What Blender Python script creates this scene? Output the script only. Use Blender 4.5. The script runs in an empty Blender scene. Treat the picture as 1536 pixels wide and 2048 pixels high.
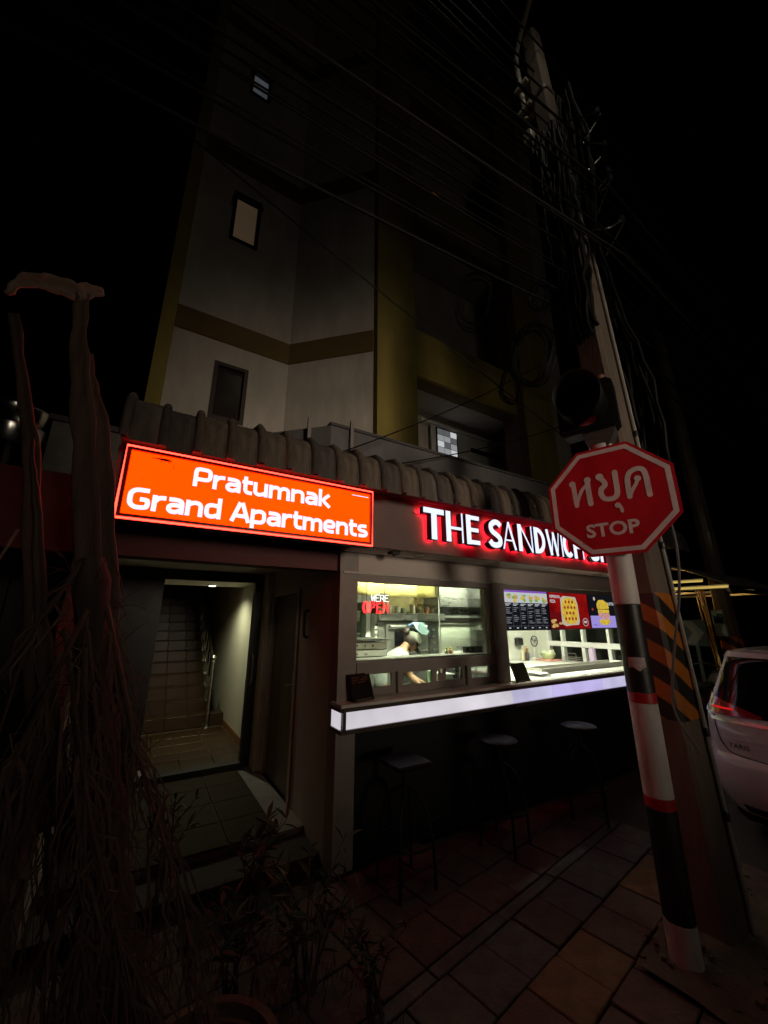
import bpy, bmesh, math, random
from mathutils import Vector, Matrix
R = math.radians
SC = bpy.context.scene
COL = SC.collection
random.seed(7)

# ------------------------------------------------------------------ camera, sky, exposure
cam = bpy.data.cameras.new('camera')
cam.sensor_fit = 'VERTICAL'; cam.sensor_height = 36.0; cam.lens = 770.0 / 2048 * 36.0
cam.clip_start = 0.05; cam.clip_end = 400
camo = bpy.data.objects.new('camera', cam); COL.objects.link(camo)
camo.location = (0, 0, 1.7)
camo.rotation_euler = (R(90 + 15.8), 0, R(58.5 - 90))
SC.camera = camo

W = bpy.data.worlds.new('World'); SC.world = W; W.use_nodes = True
_n = W.node_tree.nodes; _l = W.node_tree.links
_bg = _n['Background']
_sky = _n.new('ShaderNodeTexSky'); _sky.sky_type = 'NISHITA'; _sky.sun_disc = False
_sky.sun_elevation = R(-8); _sky.sun_rotation = R(200)
_l.new(_sky.outputs[0], _bg.inputs[0]); _bg.inputs[1].default_value = 0.02

SC.view_settings.view_transform = 'Standard'
SC.view_settings.look = 'None'
SC.view_settings.exposure = 0.0
SC.view_settings.gamma = 1.0
SC.view_settings.use_curve_mapping = False
SC.cycles.use_denoising = True
SC.cycles.max_bounces = 6
SC.cycles.diffuse_bounces = 3
SC.cycles.glossy_bounces = 3
SC.cycles.transparent_max_bounces = 12
SC.cycles.caustics_reflective = False
SC.cycles.caustics_refractive = False
SC.cycles.sample_clamp_indirect = 4.0

# ------------------------------------------------------------------ materials
MATS = {}
def pm(name, col, rough=0.6, metal=0.0, var=0.2, scale=6.0, bump=0.0, bscale=60.0, spec=0.5, streak=None, coat=0.0):
    """procedural surface: base colour broken up by two noises, roughness variation, fine relief"""
    if name in MATS: return MATS[name]
    m = bpy.data.materials.new(name); m.use_nodes = True
    nt = m.node_tree; N = nt.nodes; L = nt.links
    b = N['Principled BSDF']
    b.inputs['Roughness'].default_value = rough; b.inputs['Metallic'].default_value = metal
    b.inputs['Specular IOR Level'].default_value = spec
    b.inputs['Coat Weight'].default_value = coat
    tc = N.new('ShaderNodeTexCoord')
    mp = N.new('ShaderNodeMapping'); L.new(tc.outputs['Object'], mp.inputs[0])
    if streak: mp.inputs['Scale'].default_value = streak
    n1 = N.new('ShaderNodeTexNoise'); n1.inputs['Scale'].default_value = scale; n1.inputs['Detail'].default_value = 6
    n1.inputs['Roughness'].default_value = 0.65
    L.new(mp.outputs[0], n1.inputs['Vector'])
    rp = N.new('ShaderNodeValToRGB')
    c = list(col)
    rp.color_ramp.elements[0].position = 0.3; rp.color_ramp.elements[1].position = 0.7
    rp.color_ramp.elements[0].color = [max(0, v * (1 - var)) for v in c] + [1]
    rp.color_ramp.elements[1].color = [min(1, v * (1 + var)) for v in c] + [1]
    L.new(n1.outputs[0], rp.inputs[0]); L.new(rp.outputs[0], b.inputs['Base Color'])
    mr = N.new('ShaderNodeMapRange'); mr.inputs[3].default_value = max(0.02, rough - 0.12); mr.inputs[4].default_value = min(1, rough + 0.12)
    L.new(n1.outputs[0], mr.inputs[0]); L.new(mr.outputs[0], b.inputs['Roughness'])
    if bump > 0:
        n2 = N.new('ShaderNodeTexNoise'); n2.inputs['Scale'].default_value = bscale; n2.inputs['Detail'].default_value = 5
        L.new(mp.outputs[0], n2.inputs['Vector'])
        bn = N.new('ShaderNodeBump'); bn.inputs['Strength'].default_value = bump; bn.inputs['Distance'].default_value = 0.01
        L.new(n2.outputs[0], bn.inputs['Height']); L.new(bn.outputs[0], b.inputs['Normal'])
    MATS[name] = m
    return m

def em(name, col, strength, var=0.0, scale=5.0):
    """something that gives off light"""
    if name in MATS: return MATS[name]
    m = bpy.data.materials.new(name); m.use_nodes = True
    nt = m.node_tree; N = nt.nodes; L = nt.links
    N.remove(N['Principled BSDF'])
    e = N.new('ShaderNodeEmission'); e.inputs[0].default_value = list(col) + [1]; e.inputs[1].default_value = strength
    if var:
        tc = N.new('ShaderNodeTexCoord'); n1 = N.new('ShaderNodeTexNoise'); n1.inputs['Scale'].default_value = scale
        n1.inputs['Detail'].default_value = 3
        L.new(tc.outputs['Object'], n1.inputs['Vector'])
        mr = N.new('ShaderNodeMapRange'); mr.inputs[1].default_value = 0.3; mr.inputs[2].default_value = 0.7
        mr.inputs[3].default_value = strength * (1 - var); mr.inputs[4].default_value = strength * (1 + var)
        L.new(n1.outputs[0], mr.inputs[0]); L.new(mr.outputs[0], e.inputs[1])
    L.new(e.outputs[0], N['Material Output'].inputs[0])
    MATS[name] = m
    return m

def glassmat(name, tint=(0.95, 1.0, 0.97), refl=1.0):
    if name in MATS: return MATS[name]
    m = bpy.data.materials.new(name); m.use_nodes = True
    nt = m.node_tree; N = nt.nodes; L = nt.links
    N.remove(N['Principled BSDF'])
    t = N.new('ShaderNodeBsdfTransparent'); t.inputs[0].default_value = list(tint) + [1]
    g = N.new('ShaderNodeBsdfGlossy'); g.inputs['Roughness'].default_value = 0.02
    f = N.new('ShaderNodeFresnel'); f.inputs[0].default_value = 1.45
    mx = N.new('ShaderNodeMixShader')
    mu = N.new('ShaderNodeMath'); mu.operation = 'MULTIPLY'; mu.inputs[1].default_value = refl
    L.new(f.outputs[0], mu.inputs[0]); L.new(mu.outputs[0], mx.inputs[0])
    L.new(t.outputs[0], mx.inputs[1]); L.new(g.outputs[0], mx.inputs[2])
    L.new(mx.outputs[0], N['Material Output'].inputs[0])
    MATS[name] = m
    return m

def stripes_mat(name, c1, c2, angle, freq, off=0.0):
    """two-colour hazard tape printed on a wrap, object space (y,z)"""
    m = bpy.data.materials.new(name); m.use_nodes = True
    nt = m.node_tree; N = nt.nodes; L = nt.links; b = N['Principled BSDF']
    b.inputs['Roughness'].default_value = 0.45
    tc = N.new('ShaderNodeTexCoord'); sp = N.new('ShaderNodeSeparateXYZ'); L.new(tc.outputs['Object'], sp.inputs[0])
    xy = N.new('ShaderNodeMath'); xy.operation = 'SUBTRACT'
    L.new(sp.outputs[0], xy.inputs[0]); L.new(sp.outputs[1], xy.inputs[1])
    a = N.new('ShaderNodeMath'); a.operation = 'MULTIPLY'; a.inputs[1].default_value = angle; L.new(xy.outputs[0], a.inputs[0])
    s = N.new('ShaderNodeMath'); s.operation = 'ADD'; L.new(a.outputs[0], s.inputs[0]); L.new(sp.outputs[2], s.inputs[1])
    f = N.new('ShaderNodeMath'); f.operation = 'MULTIPLY_ADD'; f.inputs[1].default_value = freq; f.inputs[2].default_value = off
    L.new(s.outputs[0], f.inputs[0])
    fr = N.new('ShaderNodeMath'); fr.operation = 'FRACT'; L.new(f.outputs[0], fr.inputs[0])
    g = N.new('ShaderNodeMath'); g.operation = 'GREATER_THAN'; g.inputs[1].default_value = 0.5; L.new(fr.outputs[0], g.inputs[0])
    n1 = N.new('ShaderNodeTexNoise'); n1.inputs['Scale'].default_value = 9; n1.inputs['Detail'].default_value = 6
    L.new(tc.outputs['Object'], n1.inputs['Vector'])
    mx = N.new('ShaderNodeMix'); mx.data_type = 'RGBA'
    mx.inputs[6].default_value = list(c1) + [1]; mx.inputs[7].default_value = list(c2) + [1]
    L.new(g.outputs[0], mx.inputs[0])
    dk = N.new('ShaderNodeMix'); dk.data_type = 'RGBA'; dk.blend_type = 'MULTIPLY'; dk.inputs[0].default_value = 0.5
    L.new(mx.outputs[2], dk.inputs[6]); L.new(n1.outputs[0], dk.inputs[7])
    L.new(dk.outputs[2], b.inputs['Base Color'])
    return m

M_white_wall = pm('white_wall_paint', (0.58, 0.53, 0.46), 0.85, var=0.20, scale=2.2, bump=0.15, bscale=40, streak=(1, 1, 0.35))
M_olive = pm('olive_yellow_paint', (0.35, 0.27, 0.065), 0.8, var=0.25, scale=2.0, bump=0.15, bscale=40, streak=(1, 1, 0.3))
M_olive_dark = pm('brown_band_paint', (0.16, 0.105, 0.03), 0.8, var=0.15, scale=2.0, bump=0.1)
M_brown_strip = pm('brown_rough_strip', (0.12, 0.06, 0.045), 0.85, var=0.3, scale=14, bump=0.4, bscale=30)
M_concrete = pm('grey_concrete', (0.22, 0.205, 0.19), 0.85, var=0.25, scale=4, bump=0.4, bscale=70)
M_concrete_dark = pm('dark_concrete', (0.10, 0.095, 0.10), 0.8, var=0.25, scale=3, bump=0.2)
M_asphalt = pm('asphalt', (0.05, 0.047, 0.045), 0.9, var=0.3, scale=20, bump=0.6, bscale=150)
M_tile_roof = pm('weathered_roof_tile', (0.16, 0.13, 0.115), 0.75, var=0.45, scale=9, bump=0.5, bscale=90, streak=(1, 1, 0.3))
M_fascia = pm('brown_grey_fascia', (0.16, 0.125, 0.11), 0.55, var=0.15, scale=3, bump=0.1)
M_lintel = pm('dark_red_lintel', (0.14, 0.05, 0.05), 0.7, var=0.15, scale=3)
M_soffit = pm('off_white_soffit', (0.86, 0.83, 0.78), 0.7, var=0.06, scale=3)
M_frame = pm('brown_aluminium', (0.33, 0.29, 0.265), 0.45, metal=0.0, var=0.1, scale=8)
M_frame_lt = pm('pale_aluminium', (0.55, 0.54, 0.50), 0.4, var=0.08, scale=8)
M_black = pm('black_aluminium', (0.012, 0.012, 0.013), 0.45, var=0.2)
M_blackmatte = pm('black_matte', (0.015, 0.014, 0.014), 0.8, var=0.2)
M_steel = pm('stainless_steel', (0.55, 0.55, 0.52), 0.3, metal=1.0, var=0.08, scale=5, streak=(1, 1, 12))
M_steel_dull = pm('dull_steel', (0.36, 0.36, 0.34), 0.38, metal=0.9, var=0.15, scale=6, streak=(1, 1, 8))
M_white = pm('white_enamel', (0.78, 0.8, 0.76), 0.45, var=0.05)
M_kwall = pm('kitchen_wall_paint', (0.74, 0.77, 0.68), 0.6, var=0.05, scale=2)
M_counter = pm('dark_counter_edge', (0.075, 0.06, 0.05), 0.4, var=0.25, scale=12)
M_ctop = pm('worn_steel_counter', (0.78, 0.78, 0.72), 0.38, metal=0.0, var=0.15, scale=6, streak=(0.5, 6, 6))
M_glass = glassmat('window_glass', (0.95, 1.0, 0.96), 0.8)
M_pine = pm('wood', (0.22, 0.12, 0.06), 0.6, var=0.3)

# ------------------------------------------------------------------ mesh building helpers
def thing(name, loc, label, cat, group=None, kind=None):
    o = bpy.data.objects.new(name, None); COL.objects.link(o); o.location = loc; o.empty_display_size = 0.1
    o['label'] = label; o['category'] = cat
    if group: o['group'] = group
    if kind: o['kind'] = kind
    return o

def rootloc(p):
    if p.parent is None: return Vector(p.location)
    return rootloc(p.parent) + p.matrix_parent_inverse.translation + Vector(p.location)

class MB:
    def __init__(s): s.v = []; s.f = []; s.mi = []; s.cur = 0
    def add(s, vs, fs):
        o = len(s.v); s.v += [tuple(x) for x in vs]
        for f in fs: s.f.append([i + o for i in f]); s.mi.append(s.cur)
        return s
    def box(s, x0, x1, y0, y1, z0, z1):
        return s.add([(x0,y0,z0),(x1,y0,z0),(x1,y1,z0),(x0,y1,z0),(x0,y0,z1),(x1,y0,z1),(x1,y1,z1),(x0,y1,z1)],
                     [(0,3,2,1),(4,5,6,7),(0,1,5,4),(1,2,6,5),(2,3,7,6),(3,0,4,7)])
    def bev(s, x0, x1, y0, y1, z0, z1, b=0.004):
        """box with chamfered edges"""
        vs = []; 
        for (x, sx) in ((x0, 1), (x1, -1)):
            for (y, sy) in ((y0, 1), (y1, -1)):
                for (z, sz) in ((z0, 1), (z1, -1)):
                    vs += [(x, y + sy*b, z + sz*b), (x + sx*b, y, z + sz*b), (x + sx*b, y + sy*b, z)]
        bm = bmesh.new()
        for p in vs: bm.verts.new(p)
        bmesh.ops.convex_hull(bm, input=bm.verts)
        bm.verts.index_update()
        s.add([v.co[:] for v in bm.verts], [[v.index for v in f.verts] for f in bm.faces]); bm.free()
        return s
    def obox(s, c, u, v, w):
        """box by centre and three half-axis vectors"""
        c = Vector(c); u = Vector(u); v = Vector(v); w = Vector(w)
        P = [c + a*u + b*v + d*w for d in (-1, 1) for (a, b) in ((-1,-1),(1,-1),(1,1),(-1,1))]
        return s.add(P, [(0,3,2,1),(4,5,6,7),(0,1,5,4),(1,2,6,5),(2,3,7,6),(3,0,4,7)])
    def quad(s, a, b, c, d): return s.add([a, b, c, d], [(0,1,2,3)])
    def tube(s, pts, r, n=8, caps=True):
        pts = [Vector(p) for p in pts]; k = len(pts)
        rs = r if isinstance(r, (list, tuple)) else [r]*k
        up = None; o = len(s.v); vs = []; fs = []
        for i, p in enumerate(pts):
            t = (pts[min(i+1, k-1)] - pts[max(i-1, 0)])
            if t.length < 1e-9: t = Vector((0,0,1))
            t.normalize()
            if up is None:
                up = Vector((0,0,1)) if abs(t.z) < 0.9 else Vector((1,0,0))
            a = t.cross(up)
            if a.length < 1e-6: a = t.cross(Vector((0.3,1,0.2)))
            a.normalize(); b = t.cross(a).normalized(); up = -b if False else up
            up = b.cross(t) if False else (a.cross(t))
            for j in range(n):
                an = 2*math.pi*j/n
                vs.append(p + (a*math.cos(an) + b*math.sin(an))*rs[i])
        for i in range(k-1):
            for j in range(n):
                fs.append((i*n+j, i*n+(j+1) % n, (i+1)*n+(j+1) % n, (i+1)*n+j))
        if caps: fs += [tuple(range(n))[::-1], tuple((k-1)*n + j for j in range(n))]
        return s.add(vs, fs)
    def lathe(s, c, prof, n=20, axis='z'):
        vs = []; fs = []; k = len(prof)
        for (r, h) in prof:
            for j in range(n):
                a = 2*math.pi*j/n; x = r*math.cos(a); y = r*math.sin(a)
                p = (x, y, h) if axis == 'z' else ((x, h, y) if axis == 'y' else (h, x, y))
                vs.append((c[0]+p[0], c[1]+p[1], c[2]+p[2]))
        for i in range(k-1):
            for j in range(n): fs.append((i*n+j, i*n+(j+1) % n, (i+1)*n+(j+1) % n, (i+1)*n+j))
        if prof[0][0] > 1e-6: fs.append(tuple(range(n))[::-1])
        if prof[-1][0] > 1e-6: fs.append(tuple((k-1)*n+j for j in range(n)))
        return s.add(vs, fs)
    def prism(s, poly, fn, d0, d1):
        """poly: list of 2D points; fn(a,b,d)->3D"""
        n = len(poly)
        vs = [fn(a, b, d0) for a, b in poly] + [fn(a, b, d1) for a, b in poly]
        fs = [tuple(range(n))[::-1], tuple(range(n, 2*n))] + [(i, (i+1) % n, n+(i+1) % n, n+i) for i in range(n)]
        return s.add(vs, fs)
    def grid(s, P, closed=False):
        nu = len(P); nv = len(P[0]); vs = [p for row in P for p in row]
        fs = [(i*nv+j, i*nv+j+1, (i+1)*nv+j+1, (i+1)*nv+j) for i in range(nu-1) for j in range(nv-1)]
        return s.add(vs, fs)
    def mesh(s, name):
        me = bpy.data.meshes.new(name); me.from_pydata(s.v, [], s.f)
        return me
    def build(s, name, mats, parent=None, smooth=False, angle=35, kind=None, **props):
        me = s.mesh(name)
        mats = mats if isinstance(mats, (list, tuple)) else [mats]
        for m in mats: me.materials.append(m)
        if len(mats) > 1: me.polygons.foreach_set('material_index', s.mi)
        bm = bmesh.new(); bm.from_mesh(me); bmesh.ops.recalc_face_normals(bm, faces=bm.faces); bm.to_mesh(me); bm.free()
        if smooth:
            me.polygons.foreach_set('use_smooth', [True]*len(me.polygons))
            if angle < 180: me.set_sharp_from_angle(angle=R(angle))
        me.update()
        o = bpy.data.objects.new(name, me); COL.objects.link(o)
        if parent is not None:
            o.parent = parent; o.matrix_parent_inverse = Matrix.Translation(-rootloc(parent))
        if kind: o['kind'] = kind
        for k, v in props.items(): o[k] = v
        return o

def part(name, mats, parent, smooth=False, **kw):
    return lambda mb: mb.build(name, mats, parent, smooth, **kw)

def B(name, mat, parent, *boxes, bev=0.0, **kw):
    m = MB()
    for b in boxes:
        if bev: m.bev(*b, b=bev)
        else: m.box(*b)
    return m.build(name, mat, parent, **kw)

def tag(o, label, cat, group=None, kind=None):
    o['label'] = label; o['category'] = cat
    if group: o['group'] = group
    if kind: o['kind'] = kind
    return o

def share(o, parent, off):
    """copy of a piece that shares its mesh, shifted"""
    c = o.copy(); COL.objects.link(c); c.parent = parent; c.location = Vector(o.location) + Vector(off)
    return c

def copy_tree(o, parent=None):
    c = o.copy(); COL.objects.link(c); c.parent = parent
    for ch in [x for x in bpy.data.objects if x.parent == o]: copy_tree(ch, c)
    return c

def smooth_poly(pts, k=6, closed=False):
    """Catmull-Rom"""
    P = [Vector(p) for p in pts]; n = len(P); out = []
    rng = range(n if closed else n-1)
    for i in rng:
        p0 = P[(i-1) % n] if (closed or i > 0) else P[0]*2 - P[1]
        p1 = P[i % n]; p2 = P[(i+1) % n]
        p3 = P[(i+2) % n] if (closed or i+2 < n) else P[n-1]*2 - P[n-2]
        for j in range(k):
            t = j/k
            out.append(0.5*((2*p1) + (-p0+p2)*t + (2*p0-5*p1+4*p2-p3)*t*t + (-p0+3*p1-3*p2+p3)*t**3))
    if not closed: out.append(P[-1])
    return out

def ribbon2d(pts, w, closed=False, roundcap=False):
    """outline of a thick stroke as left/right point lists"""
    P = [Vector((p[0], p[1])) for p in pts]; n = len(P); Lf = []; Rt = []
    ws = w if isinstance(w, (list, tuple)) else [w]*n
    for i in range(n):
        if closed: a = P[(i-1) % n]; b = P[(i+1) % n]
        else: a = P[max(i-1, 0)]; b = P[min(i+1, n-1)]
        d1 = (P[i]-a); d2 = (b-P[i])
        if d1.length < 1e-9: d1 = d2
        if d2.length < 1e-9: d2 = d1
        d1 = d1.normalized(); d2 = d2.normalized()
        t = d1+d2
        if t.length < 1e-6: t = d1
        t.normalize(); nrm = Vector((-t.y, t.x))
        c = max(0.5, nrm.dot(Vector((-d1.y, d1.x))))
        Lf.append(P[i] + nrm*(ws[i]/2/c)); Rt.append(P[i] - nrm*(ws[i]/2/c))
    return Lf, Rt

def stroke(mb, pts, w, fn, d0, d1, closed=False, roundcap=False):
    """solid stroke: ribbon extruded from depth d0 (back) to d1 (front)"""
    pts = [tuple(p)[:2] for p in pts]
    Lf, Rt = ribbon2d(pts, w, closed)
    n = len(pts)
    vs = []
    for d in (d0, d1):
        for i in range(n): vs.append(fn(Lf[i].x, Lf[i].y, d)); vs.append(fn(Rt[i].x, Rt[i].y, d))
    fs = []; m = 2*n
    for i in range(n if closed else n-1):
        a = 2*i; b = 2*((i+1) % n)
        fs += [(a, a+1, b+1, b), (m+a, m+b, m+b+1, m+a+1), (a, b, m+b, m+a), (a+1, m+a+1, m+b+1, b+1)]
    if not closed: fs += [(0, m, m+1, 1), (2*n-2, 2*n-1, m+2*n-1, m+2*n-2)]
    mb.add(vs, fs)
    if roundcap and not closed:
        w0 = w if not isinstance(w, (list, tuple)) else w[0]
        w1 = w if not isinstance(w, (list, tuple)) else w[-1]
        e = (d1-d0)*0.12
        for (p, ww) in ((pts[0], w0), (pts[-1], w1)):
            poly = [(p[0]+ww/2*math.cos(2*math.pi*j/14), p[1]+ww/2*math.sin(2*math.pi*j/14)) for j in range(14)]
            mb.prism(poly, fn, d0, d1-e)

def text_mesh(mb, txt, fn, x0, x1, z0, z1, d, bold=0.0, extr=0.0, sx=None):
    """default-font lettering fitted into a rectangle; fn(x,z,d)->3D"""
    cu = bpy.data.curves.new('txt', 'FONT'); cu.body = txt; cu.size = 1.0; cu.offset = bold; cu.extrude = extr
    cu.resolution_u = 3
    ob = bpy.data.objects.new('txt', cu); COL.objects.link(ob)
    dg = bpy.context.evaluated_depsgraph_get()
    me = bpy.data.meshes.new_from_object(ob.evaluated_get(dg))
    xs = [v.co.x for v in me.vertices]; ys = [v.co.y for v in me.vertices]
    ax, bx, ay, by = min(xs), max(xs), min(ys), max(ys)
    vs = [fn(x0+(v.co.x-ax)/(bx-ax)*(x1-x0), z0+(v.co.y-ay)/(by-ay)*(z1-z0), d + v.co.z) for v in me.vertices]
    fs = [list(p.vertices) for p in me.polygons]
    mb.add(vs, fs)
    bpy.data.objects.remove(ob); bpy.data.curves.remove(cu); bpy.data.meshes.remove(me)

def facade(Y0):            # drawing plane looking along +Y, d grows towards the viewer
    return lambda x, z, d: (x, Y0 - d, z)

def catenary(a, b, sag, n=24):
    a = Vector(a); b = Vector(b)
    return [a.lerp(b, i/n) - Vector((0, 0, sag*4*(i/n)*(1-i/n))) for i in range(n+1)]

# ================================================================== GROUND
g = B('ground', M_asphalt, None, (-60, 120, -60, 90, -0.3, -0.05)); g['kind'] = 'structure'

M_pav = [pm('paver_ochre', (0.186, 0.118, 0.053), 0.75, var=0.45, scale=9, bump=0.6, bscale=60),
         pm('paver_grey', (0.096, 0.099, 0.09), 0.75, var=0.45, scale=9, bump=0.6, bscale=60),
         pm('paver_red', (0.115, 0.078, 0.062), 0.75, var=0.45, scale=9, bump=0.6, bscale=60),
         pm('paver_brown', (0.105, 0.082, 0.064), 0.75, var=0.45, scale=9, bump=0.6, bscale=60)]
pave = B('pavement', pm('sand_joint', (0.06, 0.05, 0.04), 0.95, var=0.3, scale=30), None, (-3.5, 4.05, -1.2, 3.0, -0.2, -0.028))
pave['kind'] = 'structure'
TH = R(9.0); cu_, su_ = math.cos(TH), math.sin(TH)
rows = [(-0.06, 0.23, 3), (0.23, 0.52, 2), (0.52, 0.81, 3), (0.81, 1.10, 2), (1.10, 1.39, 0), (1.39, 1.69, 1), (1.69, 1.774, 1),
        (1.774, 2.065, 2), (2.065, 2.355, 3), (2.355, 2.645, 2), (2.645, 2.935, 3)]
proto = {}
for ri, (v0, v1, ci) in enumerate(rows):
    ln = 0.29 if (v1 - v0) > 0.15 else 0.6
    off = 0.06 * (ri % 3)
    k = -4
    while k*ln < 4.6:
        u0 = k*ln + off; uc = u0 + ln/2; vc = (v0+v1)/2
        X = uc*cu_ - vc*su_; Yw = uc*su_ + vc*cu_
        k += 1
        if X < -1.2 or X > 3.9 or Yw > 2.88 or Yw < -0.1: continue
        if X < 0.2 and Yw < 1.2: continue
        c = ci
        if ci == 0 and random.random() < 0.35: c = 2
        elif random.random() < 0.12: c = 3
        key = (ri == 6, c)
        if key not in proto:
            m = MB(); a = ln/2-0.004; b = (v1-v0)/2-0.004
            m.bev(-a, a, -b, b, -0.04, 0.0, b=0.005)
            o = m.build('paver', M_pav[c], pave); o.matrix_parent_inverse = Matrix.Identity(4); proto[key] = o
        else:
            o = proto[key].copy(); COL.objects.link(o)
        o.parent = pave
        o.location = (X, Yw, random.uniform(-0.006, 0.003))
        o.rotation_euler = (random.uniform(-.008, .008), random.uniform(-.008, .008), TH + random.uniform(-.006, .006))
# rough concrete apron round the pole foot
m = MB()
P = []
for i in range(13):
    row = []
    for j in range(9):
        row.append((2.42 + i*0.13 + random.uniform(-.02, .02), 0.55 + j*0.115 + (i*0.13)*0.16 + random.uniform(-.015, .015), 0.012 + random.uniform(0, .022)))
    P.append(row)
m.grid(P)
o = m.build('concrete_patch', pm('dirty_slab', (.10, .075, .055), .9, var=.45, scale=6, bump=.5), None, smooth=True, angle=180); o['kind'] = 'structure'
m = MB()
for i in range(110):
    x = random.uniform(2.45, 4.0); y = random.uniform(0.6, 1.5) + (x-2.4)*0.16; r = random.uniform(.003, .014)
    m.obox((x, y, 0.026+r*0.5), (r, r*random.uniform(-.5, .5), 0), (-r*.3, r*.8, r*.2), (0, 0, r*.6))
tag(m.build('rubble', MATS['dirty_slab'], None), 'loose grit and broken concrete around the foot of the utility pole', 'rubble', kind='stuff')

# ================================================================== APARTMENT BUILDING
apt = thing('apartment_building', (0.5, 5.3, 0), 'tall apartment block with white walls, olive bands and small lit windows', 'building')
SH = 3.42
def band_z(k): return 5.635 + SH*k
# white street-facing wall (with holes for windows) built floor by floor
wins = [(0.40, 0.87, 4.39, 5.30), (0.35, 0.79, 7.56, 8.56), (0.35, 0.72, 11.05, 11.72)]
WX0, WX1, WYF = -0.165, 1.457, 5.30
m = MB()
zc = 2.2
for (a, b, z0, z1) in wins:
    m.box(WX0, WX1, WYF, WYF+.2, zc, z0); m.box(WX0, a, WYF, WYF+.2, z0, z1); m.box(b, WX1, WYF, WYF+.2, z0, z1); zc = z1
m.box(WX0, WX1, WYF, WYF+.2, zc, 15.5)
m.build('wall', M_white_wall, apt)
# canted wall at 45 degrees
def canted(mb, z0, z1, th=0.2, off=0.0):
    n = Vector((-1, -1, 0)).normalized()
    a = Vector((1.457, 5.30, 0)) + n*off; b = Vector((2.45, 4.31, 0)) + n*off
    q = -n*th
    mb.add([a+Vector((0,0,z0)), b+Vector((0,0,z0)), b+q+Vector((0,0,z0)), a+q+Vector((0,0,z0)),
            a+Vector((0,0,z1)), b+Vector((0,0,z1)), b+q+Vector((0,0,z1)), a+q+Vector((0,0,z1))],
           [(0,3,2,1),(4,5,6,7),(0,1,5,4),(1,2,6,5),(2,3,7,6),(3,0,4,7)])
m = MB(); canted(m, 2.2, 15.5); m.build('canted_wall', M_white_wall, apt)
for k in range(3):
    z = band_z(k)
    m = MB(); m.box(WX0, WX1-0.003, WYF-.025, WYF-0.002, z, z+.37)
    canted(m, z, z+.37, th=.023, off=.025)
    m.build('floor_band', M_olive_dark, apt)
# side column at the left edge, side wall running back
B('corner_column', M_olive, apt, (-0.335, WX0-.002, 5.22, 5.5, 2.2, 15.5))
B('side_wall', M_white_wall, apt, (-0.30, -0.17, 5.52, 11, 2.2, 15.5))
# columns, one darker brown strip, beams, balcony recess
B('front_column', M_olive, apt, (2.46, 3.18, 4.20, 4.55, 2.7, 15.5))
B('side_column', M_olive, apt, (5.75, 6.62, 4.20, 4.55, 2.7, 15.5))
B('column_strip', M_brown_strip, apt, (5.52, 5.747, 4.215, 4.55, 2.7, 15.5))
B('end_wall', M_white_wall, apt, (6.63, 7.6, 4.5, 4.7, 2.3, 15.5))
for k in range(3):
    z = 5.43 + SH*k
    B('balcony_beam', M_olive, apt, (3.183, 5.517, 4.20, 4.26, z, z+.86))
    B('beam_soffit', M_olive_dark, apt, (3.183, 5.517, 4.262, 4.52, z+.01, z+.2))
    # slatted balcony ceiling, joined boards
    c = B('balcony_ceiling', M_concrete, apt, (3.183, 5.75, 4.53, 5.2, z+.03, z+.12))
    for j in range(13):
        s_ = B('ceiling_slat', M_white_wall, c, (3.20, 5.70, 4.535+j*.05, 4.575+j*.05, z+.008, z+.028)) if j == 0 else None
        if s_: s0 = s_
        else: share(s0, c, (0, j*.05, 0))
B('balcony_back_wall', M_white_wall, apt, (3.183, 7.6, 5.2, 5.35, 2.3, 15.5))
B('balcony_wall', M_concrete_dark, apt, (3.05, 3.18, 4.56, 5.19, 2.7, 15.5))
B('roof_slab', M_concrete_dark, apt, (-0.4, 7.7, 4.1, 11, 15.5, 15.8))
# windows
M_lit_warm = em('curtained_window_light', (1.0, 0.66, 0.36), 0.036, var=0.12, scale=1.5)
M_lit_cool = em('cool_window_light', (0.75, 0.85, 0.95), 0.05, var=0.35, scale=3)
M_darkglass = pm('dark_window_glass', (0.035, 0.025, 0.02), 0.2, var=0.1)
def window(rect, lit, name, tilt):
    a, b, z0, z1 = rect; t = .055
    w = B('window', M_black if lit else pm('brown_window_frame', (0.05, 0.03, 0.025), 0.5), apt,
          (a, a+t, WYF-.02, WYF+.07, z0, z1), (b-t, b, WYF-.02, WYF+.07, z0, z1),
          (a+t, b-t, WYF-.02, WYF+.07, z0, z0+t), (a+t, b-t, WYF-.02, WYF+.07, z1-t, z1))
    B('pane', lit or M_darkglass, w, (a+t, b-t, WYF+.05, WYF+.06, z0+t, z1-t))
    if tilt:   # top-hung sash pushed open at the bottom
        o = Vector(((a+b)/2, WYF-.03, z1-.02)); ln = (z1-z0)*.42; d = Vector((0, -math.sin(tilt), -math.cos(tilt)))
        s = MB(); u = Vector((1, 0, 0)); n = d.cross(u)
        hw = (b-a)/2-.02
        s.obox(o + d*ln/2 + u*hw, u*.018, d*ln/2, n*.018); s.obox(o + d*ln/2 - u*hw, u*.018, d*ln/2, n*.018)
        s.obox(o + d*.02, u*(hw-.018), d*.02, n*.017); s.obox(o + d*(ln-.02), u*(hw-.018), d*.02, n*.017)
        s.build('open_sash', M_black, w)
    return w
window(wins[0], None, 'w', 0)
window(wins[1], M_lit_warm, 'w', R(28))
window(wins[2], M_lit_cool, 'w', R(40))
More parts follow.
